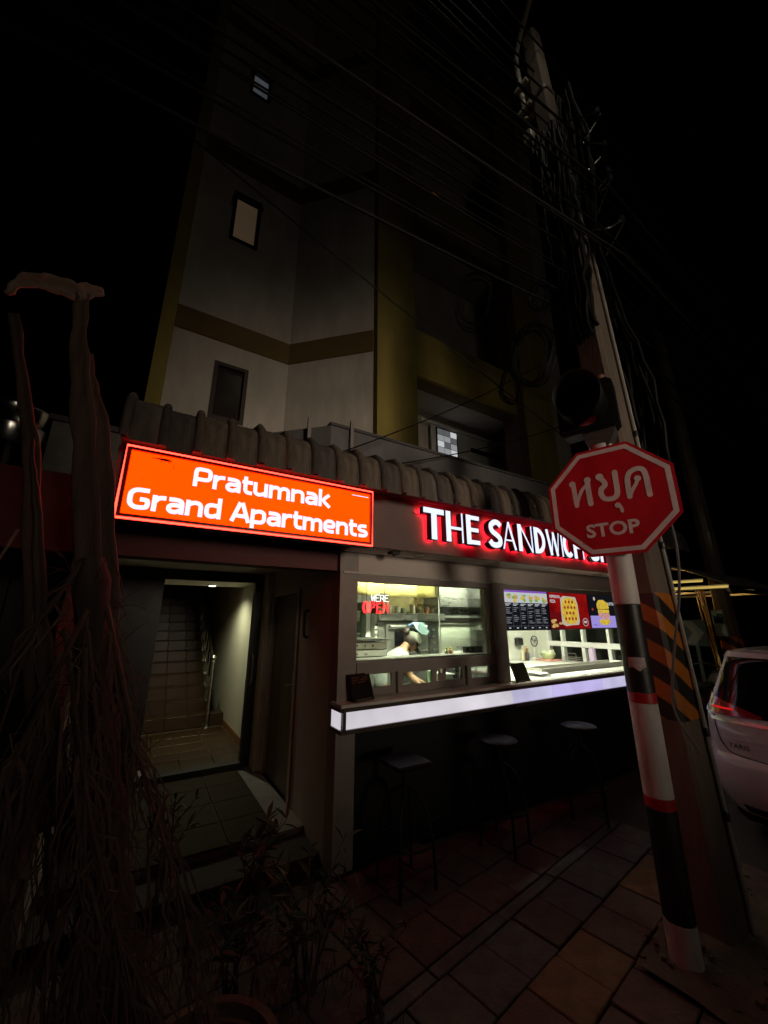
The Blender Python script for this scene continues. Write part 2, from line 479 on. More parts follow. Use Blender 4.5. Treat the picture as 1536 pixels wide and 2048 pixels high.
# first-floor terrace parapet above the shop
m = MB()
a = Vector((1.434, 3.40, 0)); b = Vector((-0.46, 5.294, 0)); q = Vector((.06, .06, 0))
for (z0, z1) in ((2.72, 3.68),):
    m.box(1.434, 6.35, 3.40, 3.50, z0, z1)
    m.add([a+Vector((0,0,z0)), b+Vector((0,0,z0)), b+q+Vector((0,0,z0)), a+q+Vector((0,0.0,z0)),
           a+Vector((0,0,z1)), b+Vector((0,0,z1)), b+q+Vector((0,0,z1)), a+q+Vector((0,0.0,z1))],
          [(0,3,2,1),(4,5,6,7),(0,1,5,4),(1,2,6,5),(2,3,7,6),(3,0,4,7)])
m.build('terrace_parapet', pm('parapet_grey', (0.17, 0.16, 0.165), 0.5, var=0.25, scale=3, bump=.1, streak=(1, 1, .4)), apt)
B('parapet_coping', M_concrete_dark, apt, (1.42, 6.36, 3.385, 3.515, 3.683, 3.715))
for x, y in ((1.24, 3.53), (1.66, 3.37)):
    m = MB(); m.box(x-.018, x+.018, y-.014, y+.014, 2.75, 3.775); m.box(x-.03, x+.03, y-.02, y+.02, 3.30, 3.34)
    m.build('parapet_post', M_frame, apt)
B('terrace_floor', M_concrete, apt, (-0.46, 6.4, 3.52, 5.2, 2.62, 2.72))
# lit glass-block window and louvre in the balcony wall
M_block = [em('lit_glass_block_%d' % k, (0.95, 0.97, 1.0), s_) for k, s_ in enumerate((.10, .28, .55))]
B('balcony_panel', M_white, apt, (4.16, 6.35, 5.10, 5.133, 4.6, 5.26))
w = B('balcony_window', M_black, apt, (4.27, 4.80, 5.085, 5.099, 4.58, 5.235))
for i in range(3):
    for j in range(5):
        B('glass_block', random.choice(M_block), w, (4.30+i*.16, 4.445+i*.16, 5.075, 5.097, 4.60+j*.125, 4.71+j*.125))
B('louvre', M_blackmatte, apt, (5.15, 6.05, 5.08, 5.098, 4.93, 5.02))
B('eave_trim', M_white, apt, (3.9, 6.36, 5.06, 5.197, 5.262, 5.31))
# orange tube lamps glowing on the second-floor balcony
for i, (x0, x1) in enumerate(((3.36, 3.68), (3.76, 4.15))):
    t = thing('balcony_tube_lamp', (x0, 4.3, 9.88), ('shorter' if i == 0 else 'longer') + ' orange tube lamp glowing on the dark upper balcony', 'lamp')
    MB().tube([(x0, 4.3, 9.88), (x1, 4.3, 9.87)], .012, 8).build('tube', em('orange_tube', (1, .38, .10), 0.55), t)
    B('batten', M_blackmatte, t, (x0-.02, x1+.02, 4.295, 4.33, 9.90, 9.93))

# ================================================================== ENTRANCE (porch, doors, stair)
ent = thing('entrance_porch', (0.7, 3.5, 0), 'recessed dark porch with open lit doorway below the orange sign', 'entrance')
B('lintel', M_lintel, ent, (-1.2, 1.375, 3.0, 3.16, 2.11, 2.60))
B('porch_ceiling', M_soffit, ent, (-1.2, 1.375, 3.165, 5.1, 2.28, 2.36))
M_porchwall = pm('porch_wall_paint', (0.52, 0.48, 0.40), 0.7, var=0.15, scale=2, bump=.1, streak=(1, 1, .3))
B('porch_side_wall', M_porchwall, ent, (1.38, 1.46, 3.0, 3.86, 0.0, 2.40), (1.38, 1.46, 4.84, 5.16, 0.0, 2.40), (1.38, 1.46, 3.863, 4.837, 2.02, 2.40))
B('porch_side_wall', M_porchwall, ent, (-.42, -.305, 3.162, 5.11, 0.0, 2.278))
pf = B('porch_floor', M_concrete, ent, (-.30, 1.378, 3.5, 5.6, -0.05, 0.10))
M_ptile = pm('porch_tile', (0.034, 0.021, 0.008), 0.75, var=0.4, scale=6, spec=.15)
t0 = MB().bev(-.295, .065, 3.50, 3.89, .095, .112, b=.004).build('tile', M_ptile, pf)
for i in range(7):
    for j in range(4):
        if i or j:
            if -.295+i*.367+.36 < 1.378: share(t0, pf, (i*.367*1.0, j*.395, 0))
B('step', pm('dark_step', (.035, .026, .018), .8, var=.3, scale=8, bump=.3), ent, (-.30, 1.375, 3.16, 3.498, -.05, .055))
# back partition with the doorway
B('partition', M_blackmatte, ent, (-1.2, -0.30, 5.12, 5.2, .1, 2.28))
dr = B('entrance_door_frame', M_black, ent, (-0.28, 0.19, 5.08, 5.16, .112, 2.27), (1.20, 1.375, 5.08, 5.16, .112, 2.27), (0.19, 1.20, 5.08, 5.16, 2.165, 2.27), (0.19, 1.2, 5.05, 5.19, .112, .165))
m = MB(); m.tube(smooth_poly([(1.235, 5.075, .98), (1.235, 5.03, 1.02), (1.235, 5.02, 1.15), (1.235, 5.03, 1.28), (1.235, 5.075, 1.32)], 5), .011, 8)
m.build('door_handle', M_steel, dr, smooth=True)
B('door_jamb', pm('pale_jamb', (.62, .58, .46), .6), ent, (1.30, 1.376, 4.86, 5.075, .112, 2.275))
# brown side door in the porch wall
M_door = pm('dark_brown_door', (0.13, 0.09, 0.07), 0.4, var=0.25, scale=3, streak=(1, 1, .15))
sd = B('side_door', M_door, ent, (1.40, 1.44, 3.93, 4.775, .115, 1.975))
fr = B('door_frame', pm('door_frame_paint', (0.48, 0.42, 0.34), .5), sd, (1.362, 1.45, 3.865, 3.93, .112, 2.02), (1.362, 1.45, 4.775, 4.835, .112, 2.02), (1.362, 1.45, 3.93, 4.775, 1.977, 2.02), bev=.004)
m = MB(); m.box(1.375, 1.40, 3.955, 3.985, 1.0, 1.2); m.build('lock_plate', M_steel, sd)
m = MB(); m.tube([(1.40, 3.97, 1.09), (1.345, 3.97, 1.09), (1.345, 4.08, 1.085)], .009, 8); m.build('door_handle', M_steel, sd, smooth=True)
m = MB(); m.lathe((1.392, 4.34, 1.55), [(0.0, -.006), (.011, -.004), (.011, .006)], 12, axis='x'); m.build('peephole', M_steel, sd, smooth=True)
m = MB(); m.tube(smooth_poly([(1.378, 3.62, 1.55), (1.34, 3.62, 1.57), (1.335, 3.62, 1.68), (1.34, 3.62, 1.78), (1.378, 3.62, 1.80)], 5), .013, 8)
m.build('grab_bar', M_black, ent, smooth=True)
m = MB(); m.lathe((0.83, 4.2, 2.277), [(.075, -.004), (.075, .003), (.055, .003), (.05, .0)], 24); dl_ = m.build('downlight', M_frame, ent, smooth=True)
ld = bpy.data.lights.new('porch_fill_spot', 'SPOT'); ld.energy = 2.0; ld.color = (1, .92, .72); ld.spot_size = R(120); ld.spot_blend = .6; ld.shadow_soft_size = .05  # added fill light in an unlit fitting, brightens the porch walls
lo = bpy.data.objects.new('porch_fill_spot', ld); COL.objects.link(lo); lo.parent = dl_; lo.location = (0.83, 4.2, 2.262)
# hall and staircase
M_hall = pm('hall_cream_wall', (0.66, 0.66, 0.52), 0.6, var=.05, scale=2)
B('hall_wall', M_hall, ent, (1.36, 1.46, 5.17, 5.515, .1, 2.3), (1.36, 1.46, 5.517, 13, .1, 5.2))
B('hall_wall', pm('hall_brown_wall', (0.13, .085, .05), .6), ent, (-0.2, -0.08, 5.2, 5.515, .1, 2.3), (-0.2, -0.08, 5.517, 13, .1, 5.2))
B('hall_ceiling', M_soffit, ent, (-0.08, 1.36, 5.17, 6.6, 2.22, 2.32))
B('skirting', pm('skirting_tile', (.26, .13, .05), .4), ent, (1.347, 1.358, 5.17, 7.05, .13, .22))
M_htile = pm('brown_hall_tile', (0.046, 0.025, 0.009), 0.4, var=.22, scale=5)
hf = B('hall_floor', pm('pale_grout', (.085, .055, .024), .9), ent, (-0.08, 1.36, 5.6, 7.1, .05, .124))
t0 = MB().bev(-0.075, 0.270, 5.605, 5.95, .12, .13, b=.003).build('tile', M_htile, hf)
for i in range(4):
    for j in range(5):
        if i or j: share(t0, hf, (i*.352, j*.352-.36, 0))
st = B('staircase', pm('stair_grout', (.05, .028, .011), .9), ent, *[(-0.08, 1.355 if k == 0 else 1.16, 7.10+k*.27, 7.10+(k+1)*.27+.02, .1, .125+(k+1)*.172) for k in range(13)])
r0 = MB().bev(-.075, .225, 7.088, 7.098, .134, .294, b=.003).build('tile', M_htile, st)
t0 = MB().bev(-.075, .225, 7.085, 7.36, .298, .308, b=.003).build('tile', M_htile, st)
for k in range(13):
    for i in range(4):
        if k or i:
            share(r0, st, (i*.309, k*.27, k*.172)); share(t0, st, (i*.309, k*.27, k*.172))
# stainless banister with scrolls
ban = MB(); ban.tube([(1.10, 7.0, .13), (1.10, 7.0, 1.06)], .021, 12); ban.lathe((1.10, 7.0, 1.06), [(.03, 0), (.035, .02), (.02, .035), (.04, .06), (.045, .085), (.03, .115), (0, .125)], 14)
ban.lathe((1.10, 7.0, .13), [(.05, 0), (.05, .012), (.025, .03)], 14)
banister = ban.build('banister_post', M_steel, ent, smooth=True)
MB().tube([(1.10, 7.0, 1.03), (1.10, 10.4, 3.20)], .02, 10).build('handrail', M_steel, banister, smooth=True)
for k in range(12):
    y = 7.13+k*.27; z = .30+k*.172
    zt = 1.03+(y-7.0)*(2.17/3.4)
    if k == 0:
        bal0 = MB().tube([(1.10, y, z), (1.10, y, zt)], .007, 6)
        sp = [(1.10, y+.13+.05*math.cos(a)*(1-a/14), z+.45+.09*math.sin(a)) for a in [i*.5 for i in range(16)]]
        bal0.tube(sp, .005, 5); bal0.tube([(p[0], p[1], p[2]-.2) for p in sp], .005, 5)
        b0 = bal0.build('baluster', M_steel, banister, smooth=True)
    else: share(b0, banister, (0, k*.27, k*.172))
# hall lamp (lit)
hl = thing('hall_ceiling_lamp', (0.86, 6.30, 2.22), 'small round ceiling lamp lit inside the entrance hall', 'lamp')
m = MB(); m.lathe((0.86, 6.30, 2.217), [(.07, .003), (.07, -.012), (.05, -.012)], 24); m.build('rim', M_white, hl, smooth=True)
m = MB(); m.lathe((0.86, 6.30, 2.205), [(0, -.012), (.03, -.010), (.05, -.002)], 24); m.build('diffuser', em('hall_lamp_glow', (1.0, .93, .70), 6.0), hl, smooth=True)
ld = bpy.data.lights.new('hall_spot', 'SPOT'); ld.energy = 58; ld.color = (1, .96, .66); ld.spot_size = R(150); ld.spot_blend = .7; ld.shadow_soft_size = .04
lo = bpy.data.objects.new('hall_spot', ld); COL.objects.link(lo); lo.parent = hl; lo.location = (0, 0, -.03)

# ================================================================== SANDWICH SHOP BUILDING
shop = thing('sandwich_shop', (1.4, 3.0, 0), 'open-fronted sandwich shop kiosk with brown frames, tiled eave and glowing counter', 'shop')
XE = 6.42       # right end
B('base_wall', M_blackmatte, shop, (1.40, XE, 3.0, 3.10, 0, 1.03))
B('base_plinth', M_black, shop, (1.40, XE, 2.985, 2.998, 0, .10))
B('corner_pier', M_frame, shop, (1.378, 1.545, 2.95, 3.10, 0.0, 2.268))
B('corner_pier_edge', M_frame, shop, (1.374, 1.40, 2.935, 2.949, 0.0, 2.11))
B('header_panel', pm('header_paint', (.60, .53, .48), .6, var=.08, scale=3), shop, (1.548, XE, 2.95, 3.0, 2.10, 2.268), (1.40, XE, 3.003, 3.10, 2.10, 2.515))
B('header_trim', M_frame_lt, shop, (1.40, XE, 2.925, 2.949, 2.085, 2.105))
B('header_rail', M_frame, shop, (1.548, XE, 2.952, 3.06, 2.03, 2.083))
B('soffit', M_soffit, shop, (1.378, XE+.1, 2.66, 2.948, 2.271, 2.30))
for x in (2.10, 3.05, 3.95, 4.9):
    m = MB(); m.lathe((x, 2.80, 2.268), [(.062, .002), (.062, -.006), (.045, -.006), (.04, -.001)], 22); m.build('downlight', M_frame_lt, shop, smooth=True)
B('camera_bracket', M_black, shop, (1.74, 1.82, 2.70, 2.78, 2.245, 2.27), (1.77, 1.79, 2.73, 2.75, 2.23, 2.245))
B('fascia', M_fascia, shop, (-0.22, XE+.1, 2.63, 2.658, 2.27, 2.715))
B('fascia_end', M_fascia, shop, (XE+.102, XE+.13, 2.63, 3.4, 2.27, 2.715))
B('fascia_end', M_fascia, shop, (-0.25, -0.222, 2.63, 3.4, 2.27, 2.715))
B('flat_roof', M_concrete_dark, shop, (-0.22, XE+.1, 2.66, 5.2, 2.52, 2.60))
# --- tiled eave: each bent clay-coloured tile its own piece
roof = B('tile_roof', M_concrete_dark, shop, (-0.24, XE+.1, 2.50, 3.02, 2.72, 2.765))
prof = [(2.40, 2.685), (2.408, 2.74), (2.412, 2.80), (2.425, 2.86), (2.455, 2.925), (2.53, 2.985), (2.65, 3.015), (2.85, 3.035), (3.02, 3.045)]
def tile_mesh(w):
    m = MB()
    # cross-section across X: raised roll then flat pan with fine flutes
    xs = []
    for i in range(7):
        a = math.pi*i/6; xs.append((0.026-0.026*math.cos(a), 0.040*math.sin(a)**.7))
    nf = 9
    for i in range(1, nf+1):
        x = .052 + (w-.052)*i/nf; xs.append((x, 0.004 if i % 2 else 0.0))
    rowsP = []
    for (i, (y, z)) in enumerate(prof):
        a = Vector(prof[min(i+1, len(prof)-1)]) - Vector(prof[max(i-1, 0)]); a.normalize(); n = Vector((-a.y, a.x))
        rowsP.append([(x, y + n.x*h, z + n.y*h) for x, h in xs])
    m.grid(rowsP)
    inner = [[(p[0], p[1]+.0, p[2]-.014) for p in r] for r in rowsP[:1]]
    m.grid([rowsP[0], inner[0]])
    return m
tw = .187
t0 = None; nt_ = int((XE+.1+.24)/tw)+1
for i in range(nt_):
    if t0 is None:
        t0 = tile_mesh(tw).build('tile', M_tile_roof, roof, smooth=True, angle=50); t0.location = (-.245, 0, 0)
    else:
        if i in (1, 2):
            me2 = t0.data.copy(); me2.materials.clear(); me2.materials.append(pm('weathered_roof_tile_%d' % i, (0.11, 0.09, 0.08) if i == 1 else (0.17, 0.13, 0.10), .85, var=.55, scale=12, bump=.8, bscale=60, streak=(1.5, 1, .25))); tvar = (tvar if i == 2 else []) + [me2]
        c = share(t0, roof, (i*tw, 0, 0)); c.location = (-.245+i*tw, random.uniform(-.012, .010), random.uniform(-.014, .010))
        c.data = (tvar + [t0.data])[i % len(tvar + [t0.data])] if i > 2 and random.random() < .7 else tvar[-1]
        c.rotation_euler = (random.uniform(-.006, .006)*0, 0, random.uniform(-.006, .006)*0)
# --- window joinery, left serving window
FX0, FX1 = 1.548, 3.13
B('window_post', M_frame, shop, (3.13, 3.31, 2.93, 3.07, 1.103, 2.083))
B('window_post', M_frame_lt, shop, (3.06, 3.078, 2.99, 3.04, 1.375, 2.03)); B('window_post', M_frame_lt, shop, (3.092, 3.128, 2.965, 3.03, 1.375, 2.03))
B('transom', M_frame, shop, (FX0, 3.128, 2.94, 3.07, 1.287, 1.373))
B('transom_sill', M_steel_dull, shop, (FX0, 3.128, 2.975, 3.20, 1.374, 1.386))
B('upper_pane', M_glass, shop, (FX0, 3.06, 3.005, 3.011, 1.388, 2.03))
def sash(x0, x1, y, sub):
    s = B('sliding_sash', M_frame, shop, (x0, x0+.05, y, y+.03, 1.105, 1.285), (x1-.05, x1, y, y+.03, 1.105, 1.285), (x0+.05, x1-.05, y, y+.03, 1.105, 1.165), (x0+.05, x1-.05, y, y+.03, 1.268, 1.285))
    B('pane', M_glass, s, (x0+.05, x1-.05, y+.012, y+.017, 1.165, 1.268))
sash(1.55, 1.985, 3.03, 0); sash(1.975, 2.40, 2.99, 1); sash(2.38, 2.80, 3.03, 0); sash(2.78, 3.128, 2.99, 1)
# right opening: jamb and end post
B('end_post', M_frame, shop, (XE-.14, XE, 2.93, 3.10, 1.103, 2.083))
# --- counter with light box
ct = B('counter', M_ctop, shop, (1.352, XE, 2.806, 2.996, 1.0795, 1.102), (1.402, XE, 2.9965, 3.35, 1.0795, 1.1015), bev=.003)
B('counter_edge', M_counter, ct, (1.366, XE, 2.805, 2.823, 1.052, 1.079), (1.348, 1.365, 2.805, 3.0, 1.052, 1.079), bev=.003)
B('counter_rail', M_counter, ct, (1.39, XE, 2.80, 2.83, .905, .934), (1.35, 1.388, 2.80, 3.0, .905, .934), (1.372, 1.397, 2.807, 2.829, .936, 1.05), bev=.002)
M_strip = [em('counter_glow_white', (0.86, 0.80, 0.88), .76, var=.20, scale=1.7), em('counter_glow_violet', (0.62, 0.55, 0.95), .80, var=.22, scale=1.7), em('counter_glow_cool', (0.70, 0.66, .95), .80, var=.2, scale=1.7)]
for (x0, x1, k) in ((1.40, 3.185, 0), (3.19, 3.78, 2), (3.785, 4.72, 1), (4.725, XE-.02, 2)):
    B('light_panel', M_strip[k], ct, (x0, x1, 2.815, 2.825, .936, 1.050))
B('light_panel', M_strip[0], ct, (1.357, 1.367, 2.835, 2.985, .936, 1.050))
B('counter_soffit', M_blackmatte, ct, (1.36, XE, 2.835, 2.998, .915, .93))
# --- kitchen shell
KY = 4.9
B('kitchen_wall', M_kwall, shop, (1.465, XE, KY, KY+.1, 0, 2.52))
B('kitchen_wall', M_kwall, shop, (1.463, 1.52, 3.11, KY-.002, 0, 2.52))
B('kitchen_floor', M_concrete, shop, (1.465, XE, 3.11, KY, .0, .10))
B('kitchen_ceiling', M_kwall, shop, (1.465, XE, 3.11, KY, 2.46, 2.515))
# right end wall with a row of windows (white frames, dark outside)
ex = XE-.10
B('end_wall', M_kwall, shop, (ex, XE, 3.11, KY, 0.0, 1.02), (ex, XE, 3.11, KY, 2.10, 2.46), (ex, XE, 4.68, KY, 1.02, 2.10))
B('end_window_rail', M_white, shop, (ex-.03, XE-.02, 3.11, 4.68, 1.28, 1.36))
B('end_window_rail', M_white, shop, (ex-.05, XE-.02, 3.11, 4.68, 1.018, 1.05))
for y in (3.12, 3.55, 3.98, 4.36, 4.64):
    B('end_window_mullion', M_white, shop, (ex-.02, XE-.03, y, y+.055, 1.05, 1.28), (ex-.02, XE-.03, y, y+.04, 1.36, 2.10))
B('end_pane', M_glass, shop, (XE-.05, XE-.045, 3.11, 4.68, 1.05, 2.10))
# two fluorescent fittings (lit)
for i, (x0, x1) in enumerate(((2.0, 3.2), (3.9, 5.1))):
    fl = thing('fluorescent_light', ((x0+x1)/2, 3.45, 2.44), 'fluorescent ceiling light over the ' + ('left' if i == 0 else 'right') + ' half of the shop kitchen', 'light')
    B('fitting', M_white, fl, (x0, x1, 3.40, 3.50, 2.425, 2.458))
    B('reflector', M_white, fl, (x0-.02, x1+.02, 3.362, 3.372, 2.222, 2.458))  # added unseen baffle, keeps the tube's light off the pavement
    MB().tube([(x0+.03, 3.45, 2.405), (x1-.03, 3.45, 2.405)], .016, 10).build('tube', em('fluorescent_glow', (1.0, 1.0, 0.76), 560), fl, smooth=True)
# ================================================================== ORANGE LIGHT-BOX SIGN
SX0, SX1, SZ0, SZ1, SY = -0.205, 1.447, 2.248, 2.692, 2.53
sg = thing('lightbox_sign', (0.6, 2.58, 2.25), 'glowing orange apartment light box sign edged with red neon', 'sign')
B('casing', pm('sign_casing', (.05, .012, .01), .5), sg, (SX0, SX1, SY+.012, 2.628, SZ0, SZ1))
B('panel', em('orange_sign_face', (5.2, 0.108, 0.0), 1.0, var=.10, scale=1.6), sg, (SX0+.03, SX1-.03, SY, SY+.011, SZ0+.032, SZ1-.032))
B('rim', pm('sign_rim', (.35, .02, .012), .4), sg, (SX0+.014, SX1-.014, SY-.012, SY+.010, SZ0+.014, SZ0+.030), (SX0+.014, SX1-.014, SY-.012, SY+.010, SZ1-.030, SZ1-.014),
  (SX0+.014, SX0+.028, SY-.012, SY+.010, SZ0+.030, SZ1-.030), (SX1-.028, SX1-.014, SY-.012, SY+.010, SZ0+.030, SZ1-.030))
m = MB(); m.tube([(SX0+.004, SY-.004, SZ0+.006), (SX1-.004, SY-.004, SZ0+.006), (SX1-.004, SY-.004, SZ1-.006), (SX0+.004, SY-.004, SZ1-.006), (SX0+.004, SY-.004, SZ0+.006)], .0065, 8)
m.build('neon_tube', em('red_neon', (9, 0.30, .17), 1.0), sg, smooth=True)
fn = facade(SY-.0005)
M_let = em('white_backlit_letter', (0.80, 0.84, 1.15), 1.25)
# squarish rounded sign face drawn stroke by stroke (cap height 1, x-height .74)
XH = .74; c_ = .13
GL = {
 'P': (.74, [[(.1, 0), (.1, .9), (.55, .9), (.64, .8), (.64, .48), (.55, .38), (.14, .38)]]),
 'r': (.50, [[(.1, 0), (.1, .74)], [(.12, .45), (.2, .60), (.32, .65), (.48, .65)]]),
 'a': (.66, [[(.08, .65), (.44, .65), (.55, .55), (.55, 0)], [(.52, .40), (.2, .40), (.1, .31), (.1, .17), (.2, .08), (.36, .08), (.52, .2)]]),
 't': (.48, [[(.16, .95), (.16, .2), (.26, .09), (.46, .09)], [(.02, .65), (.46, .65)]]),
 'u': (.68, [[(.1, .74), (.1, .2), (.2, .09), (.34, .09), (.54, .2)], [(.57, .74), (.57, 0)]]),
 'm': (1.02, [[(.1, 0), (.1, .74)], [(.12, .52), (.24, .64), (.4, .64), (.5, .54), (.5, 0)], [(.52, .52), (.64, .64), (.8, .64), (.9, .54), (.9, 0)]]),
 'n': (.68, [[(.1, 0), (.1, .74)], [(.12, .52), (.28, .64), (.46, .64), (.57, .54), (.57, 0)]]),
 'k': (.64, [[(.1, 0), (.1, 1.02)], [(.56, .74), (.22, .38), (.60, 0)]]),
 'G': (.80, [[(.70, .88), (.26, .88), (.1, .72), (.1, .26), (.26, .09), (.52, .09), (.68, .14), (.68, .46), (.42, .46)]]),
 'd': (.70, [[(.58, 1.02), (.58, 0)], [(.56, .62), (.24, .65), (.11, .55), (.11, .19), (.22, .09), (.36, .09), (.56, .2)]]),
 'A': (.80, [[(.06, 0), (.36, .98)], [(.44, .98), (.74, 0)], [(.2, .30), (.62, .30)]]),
 'p': (.70, [[(.1, -.26), (.1, .74)], [(.12, .55), (.3, .65), (.48, .65), (.59, .55), (.59, .19), (.48, .09), (.14, .09)]]),
 'e': (.66, [[(.56, .09), (.24, .09), (.1, .2), (.1, .54), (.22, .66), (.44, .66), (.55, .56), (.55, .36), (.14, .36)]]),
 's': (.60, [[(.52, .66), (.2, .66), (.1, .57), (.1, .46), (.2, .38), (.42, .36), (.52, .28), (.52, .18), (.42, .09), (.08, .09)]]),
 ' ': (.34, []),
}
def sign_line(txt, x0, x1, z0, cap, w=.195):
    tot = sum(GL[c][0] for c in txt); sx = (x1-x0)/tot; x = x0; m = MB()
    for ch in txt:
        adv, sts = GL[ch]
        for i, st_ in enumerate(sts):
            pts = [(x+p[0]*sx, z0+p[1]*cap) for p in st_]
            # round the corners a little
            q = [pts[0]]
            for k in range(1, len(pts)-1):
                a, b, c = Vector(pts[k-1]), Vector(pts[k]), Vector(pts[k+1])
                ra = min(.35*(a-b).length, .02); rc = min(.35*(c-b).length, .02)
                pa = b+(a-b).normalized()*ra; pc = b+(c-b).normalized()*rc
                q += [tuple(pa), tuple((pa+pc)/2*.5+b*.5), tuple(pc)]
            q.append(pts[-1])
            stroke(m, q, w*cap, fn, .0008, .0022+.0004*i)
        x += adv*sx
    m.build('lettering', M_let, sg)
sign_line('Pratumnak', .160, 1.085, 2.503, .128)
sign_line('Grand Apartments', -.158, 1.402, 2.312, .132)
m = MB(); m.prism([(1.262, 2.632), (1.405, 2.632), (1.405, 2.637), (1.262, 2.637)], fn, .001, .002); m.build('fine_print', M_let, sg)
for k, (x, z, r) in enumerate(((.27, 2.60, .003), (-.10, 2.50, .002), (1.35, 2.56, .003), (.62, 2.645, .002), (.9, 2.29, .0025), (.05, 2.60, .0015))):
    m = MB(); m.prism([(x+r*math.cos(a), z+r*1.6*math.sin(a)) for a in [j*.7 for j in range(9)]], fn, .001, .0016); m.build('dirt_spot', MATS['sign_casing'], sg)
m = MB(); m.prism([(.045, 2.585), (.0475, 2.585), (.047, 2.63), (.0455, 2.63)], fn, .001, .0015); m.build('drip_stain', pm('drip_stain', (.25, .05, .01), .8), sg)
# gecko resting on the sign
gk = MB()
gp = smooth_poly([(-.075, SY-.006, 2.632), (-.045, SY-.007, 2.636), (-.02, SY-.009, 2.633), (.005, SY-.009, 2.634), (.022, SY-.008, 2.632), (.032, SY-.007, 2.631)], 4)
k = len(gp); gk.tube(gp, [(.001+.0075*min(1, (i/k)*1.9) if i < k*.62 else (.0052 if i < k*.76 else .006*(1-(i/k-.76)*2.2))) for i in range(k)], 7)
for (x, dx, dz) in ((.012, .012, .016), (.012, .010, -.016), (-.016, -.012, .016), (-.016, -.008, -.016)):
    gk.tube([(x, SY-.008, 2.633), (x+dx*.5, SY-.006, 2.633+dz*.7), (x+dx*1.2, SY-.004, 2.633+dz)], .0018, 5)
tag(gk.build('gecko', pm('gecko_skin', (.06, .02, .01), .6), None, smooth=True), 'small dark gecko clinging to the upper left of the orange sign', 'gecko')

# ================================================================== CHANNEL LETTERS
LZ, LH = 2.375, .277
letters = thing('shop_letter_sign', (3.6, 2.6, 2.4), 'raised white channel letters with red halo spelling the sandwich shop name', 'sign')
M_face = em('white_letter_face', (0.80, 0.86, 1.05), 1.15)
M_ret = pm('black_letter_return', (.008, .008, .009), .4)
M_halo = em('red_halo_led', (1.0, 0.012, 0.03), 26)
def arc(cx, cy, rx, ry, a0, a1, n=12): return [(cx+rx*math.cos(R(a0+(a1-a0)*i/n)), cy+ry*math.sin(R(a0+(a1-a0)*i/n))) for i in range(n+1)]
K, T_ = .20, .065     # thick / thin stroke relative to the height
LET = {
 'T': [([(0, .91), (1, .91)], .18), ([(.5, .83), (.5, 0)], .22)],
 'H': [([(.12, 1), (.12, 0)], K), ([(.2, .46), (.92, .46)], .10), ([(.95, 1), (.95, 0)], T_)],
 'E': [([(.13, 1), (.13, 0)], K), ([(.22, .92), (1, .92)], .15), ([(.22, .5), (.92, .5)], .14), ([(.22, .08), (1, .08)], .15)],
 'S': [(smooth_poly([(.90, .80), (.72, .90), (.45, .90), (.20, .76), (.26, .58), (.55, .47), (.80, .34), (.78, .16), (.52, .09), (.25, .11), (.08, .22)], 4), .20)],
 'A': [([(.02, 0), (.5, 1)], T_), ([(.5, 1), (.98, 0)], .10), ([(.24, .33), (.78, .33)], .06)],
 'N': [([(.12, 1), (.12, 0)], K), ([(.16, 1), (.93, 0)], .07), ([(.95, 1), (.95, 0)], T_)],
 'D': [([(.13, 1), (.13, 0)], K), (arc(.25, .5, .60, .42, 90, -90, 14), .17)],
 'W': [([(.06, 1), (.30, 0)], .14), ([(.30, 0), (.52, .92)], .05), ([(.52, .92), (.74, 0)], .13), ([(.74, 0), (.96, 1)], .05)],
 'I': [([(.5, 1), (.5, 0)], .08)],
 'C': [(arc(.55, .5, .45, .41, 48, 312, 18), .19)],
 'O': [(arc(.5, .5, .42, .42, 0, 342, 20), .17)],
 'P': [([(.13, 1), (.13, 0)], K), (arc(.25, .70, .58, .22, 90, -90, 12), .15)],
}
lay = [('T', 1.955, 2.18), ('H', 2.205, 2.405), ('E', 2.45, 2.61), ('S', 2.725, 2.915), ('A', 2.92, 3.10), ('N', 3.145, 3.365), ('D', 3.40, 3.57), ('W', 3.595, 3.825),
       ('I', 3.84, 3.87), ('C', 3.885, 4.04), ('H', 4.07, 4.25), ('S', 4.385, 4.56), ('H', 4.585, 4.765), ('O', 4.79, 4.99), ('P', 5.025, 5.19)]
for ch, x0, x1 in lay:
    body = MB(); face = MB(); halo = MB()
    for i, (pts, w) in enumerate(LET[ch]):
        P = [(x0 + p[0]*(x1-x0), LZ + p[1]*LH) for p in pts]; ww = w*LH
        e = i*.0007
        stroke(body, P, ww+.011, facade(2.63), .028, .090-e)
        stroke(face, P, ww-.002, facade(2.63), .086, .0925-e)
        stroke(halo, P, max(.008, ww-.006), facade(2.63), .0255-e, .0275-e)
    o = body.build('letter', M_ret, letters); face.build('letter_face', M_face, o); halo.build('halo_leds', M_halo, o)
    B('standoff', M_ret, o, ((x0+x1)/2-.004, (x0+x1)/2+.004, 2.6025, 2.6298, LZ+.10, LZ+.108))
m = MB(); m.tube(catenary((1.955, 2.615, 2.60), (1.90, 2.628, 2.62), .01, 6), .003, 5); m.build('cable', M_black, letters)

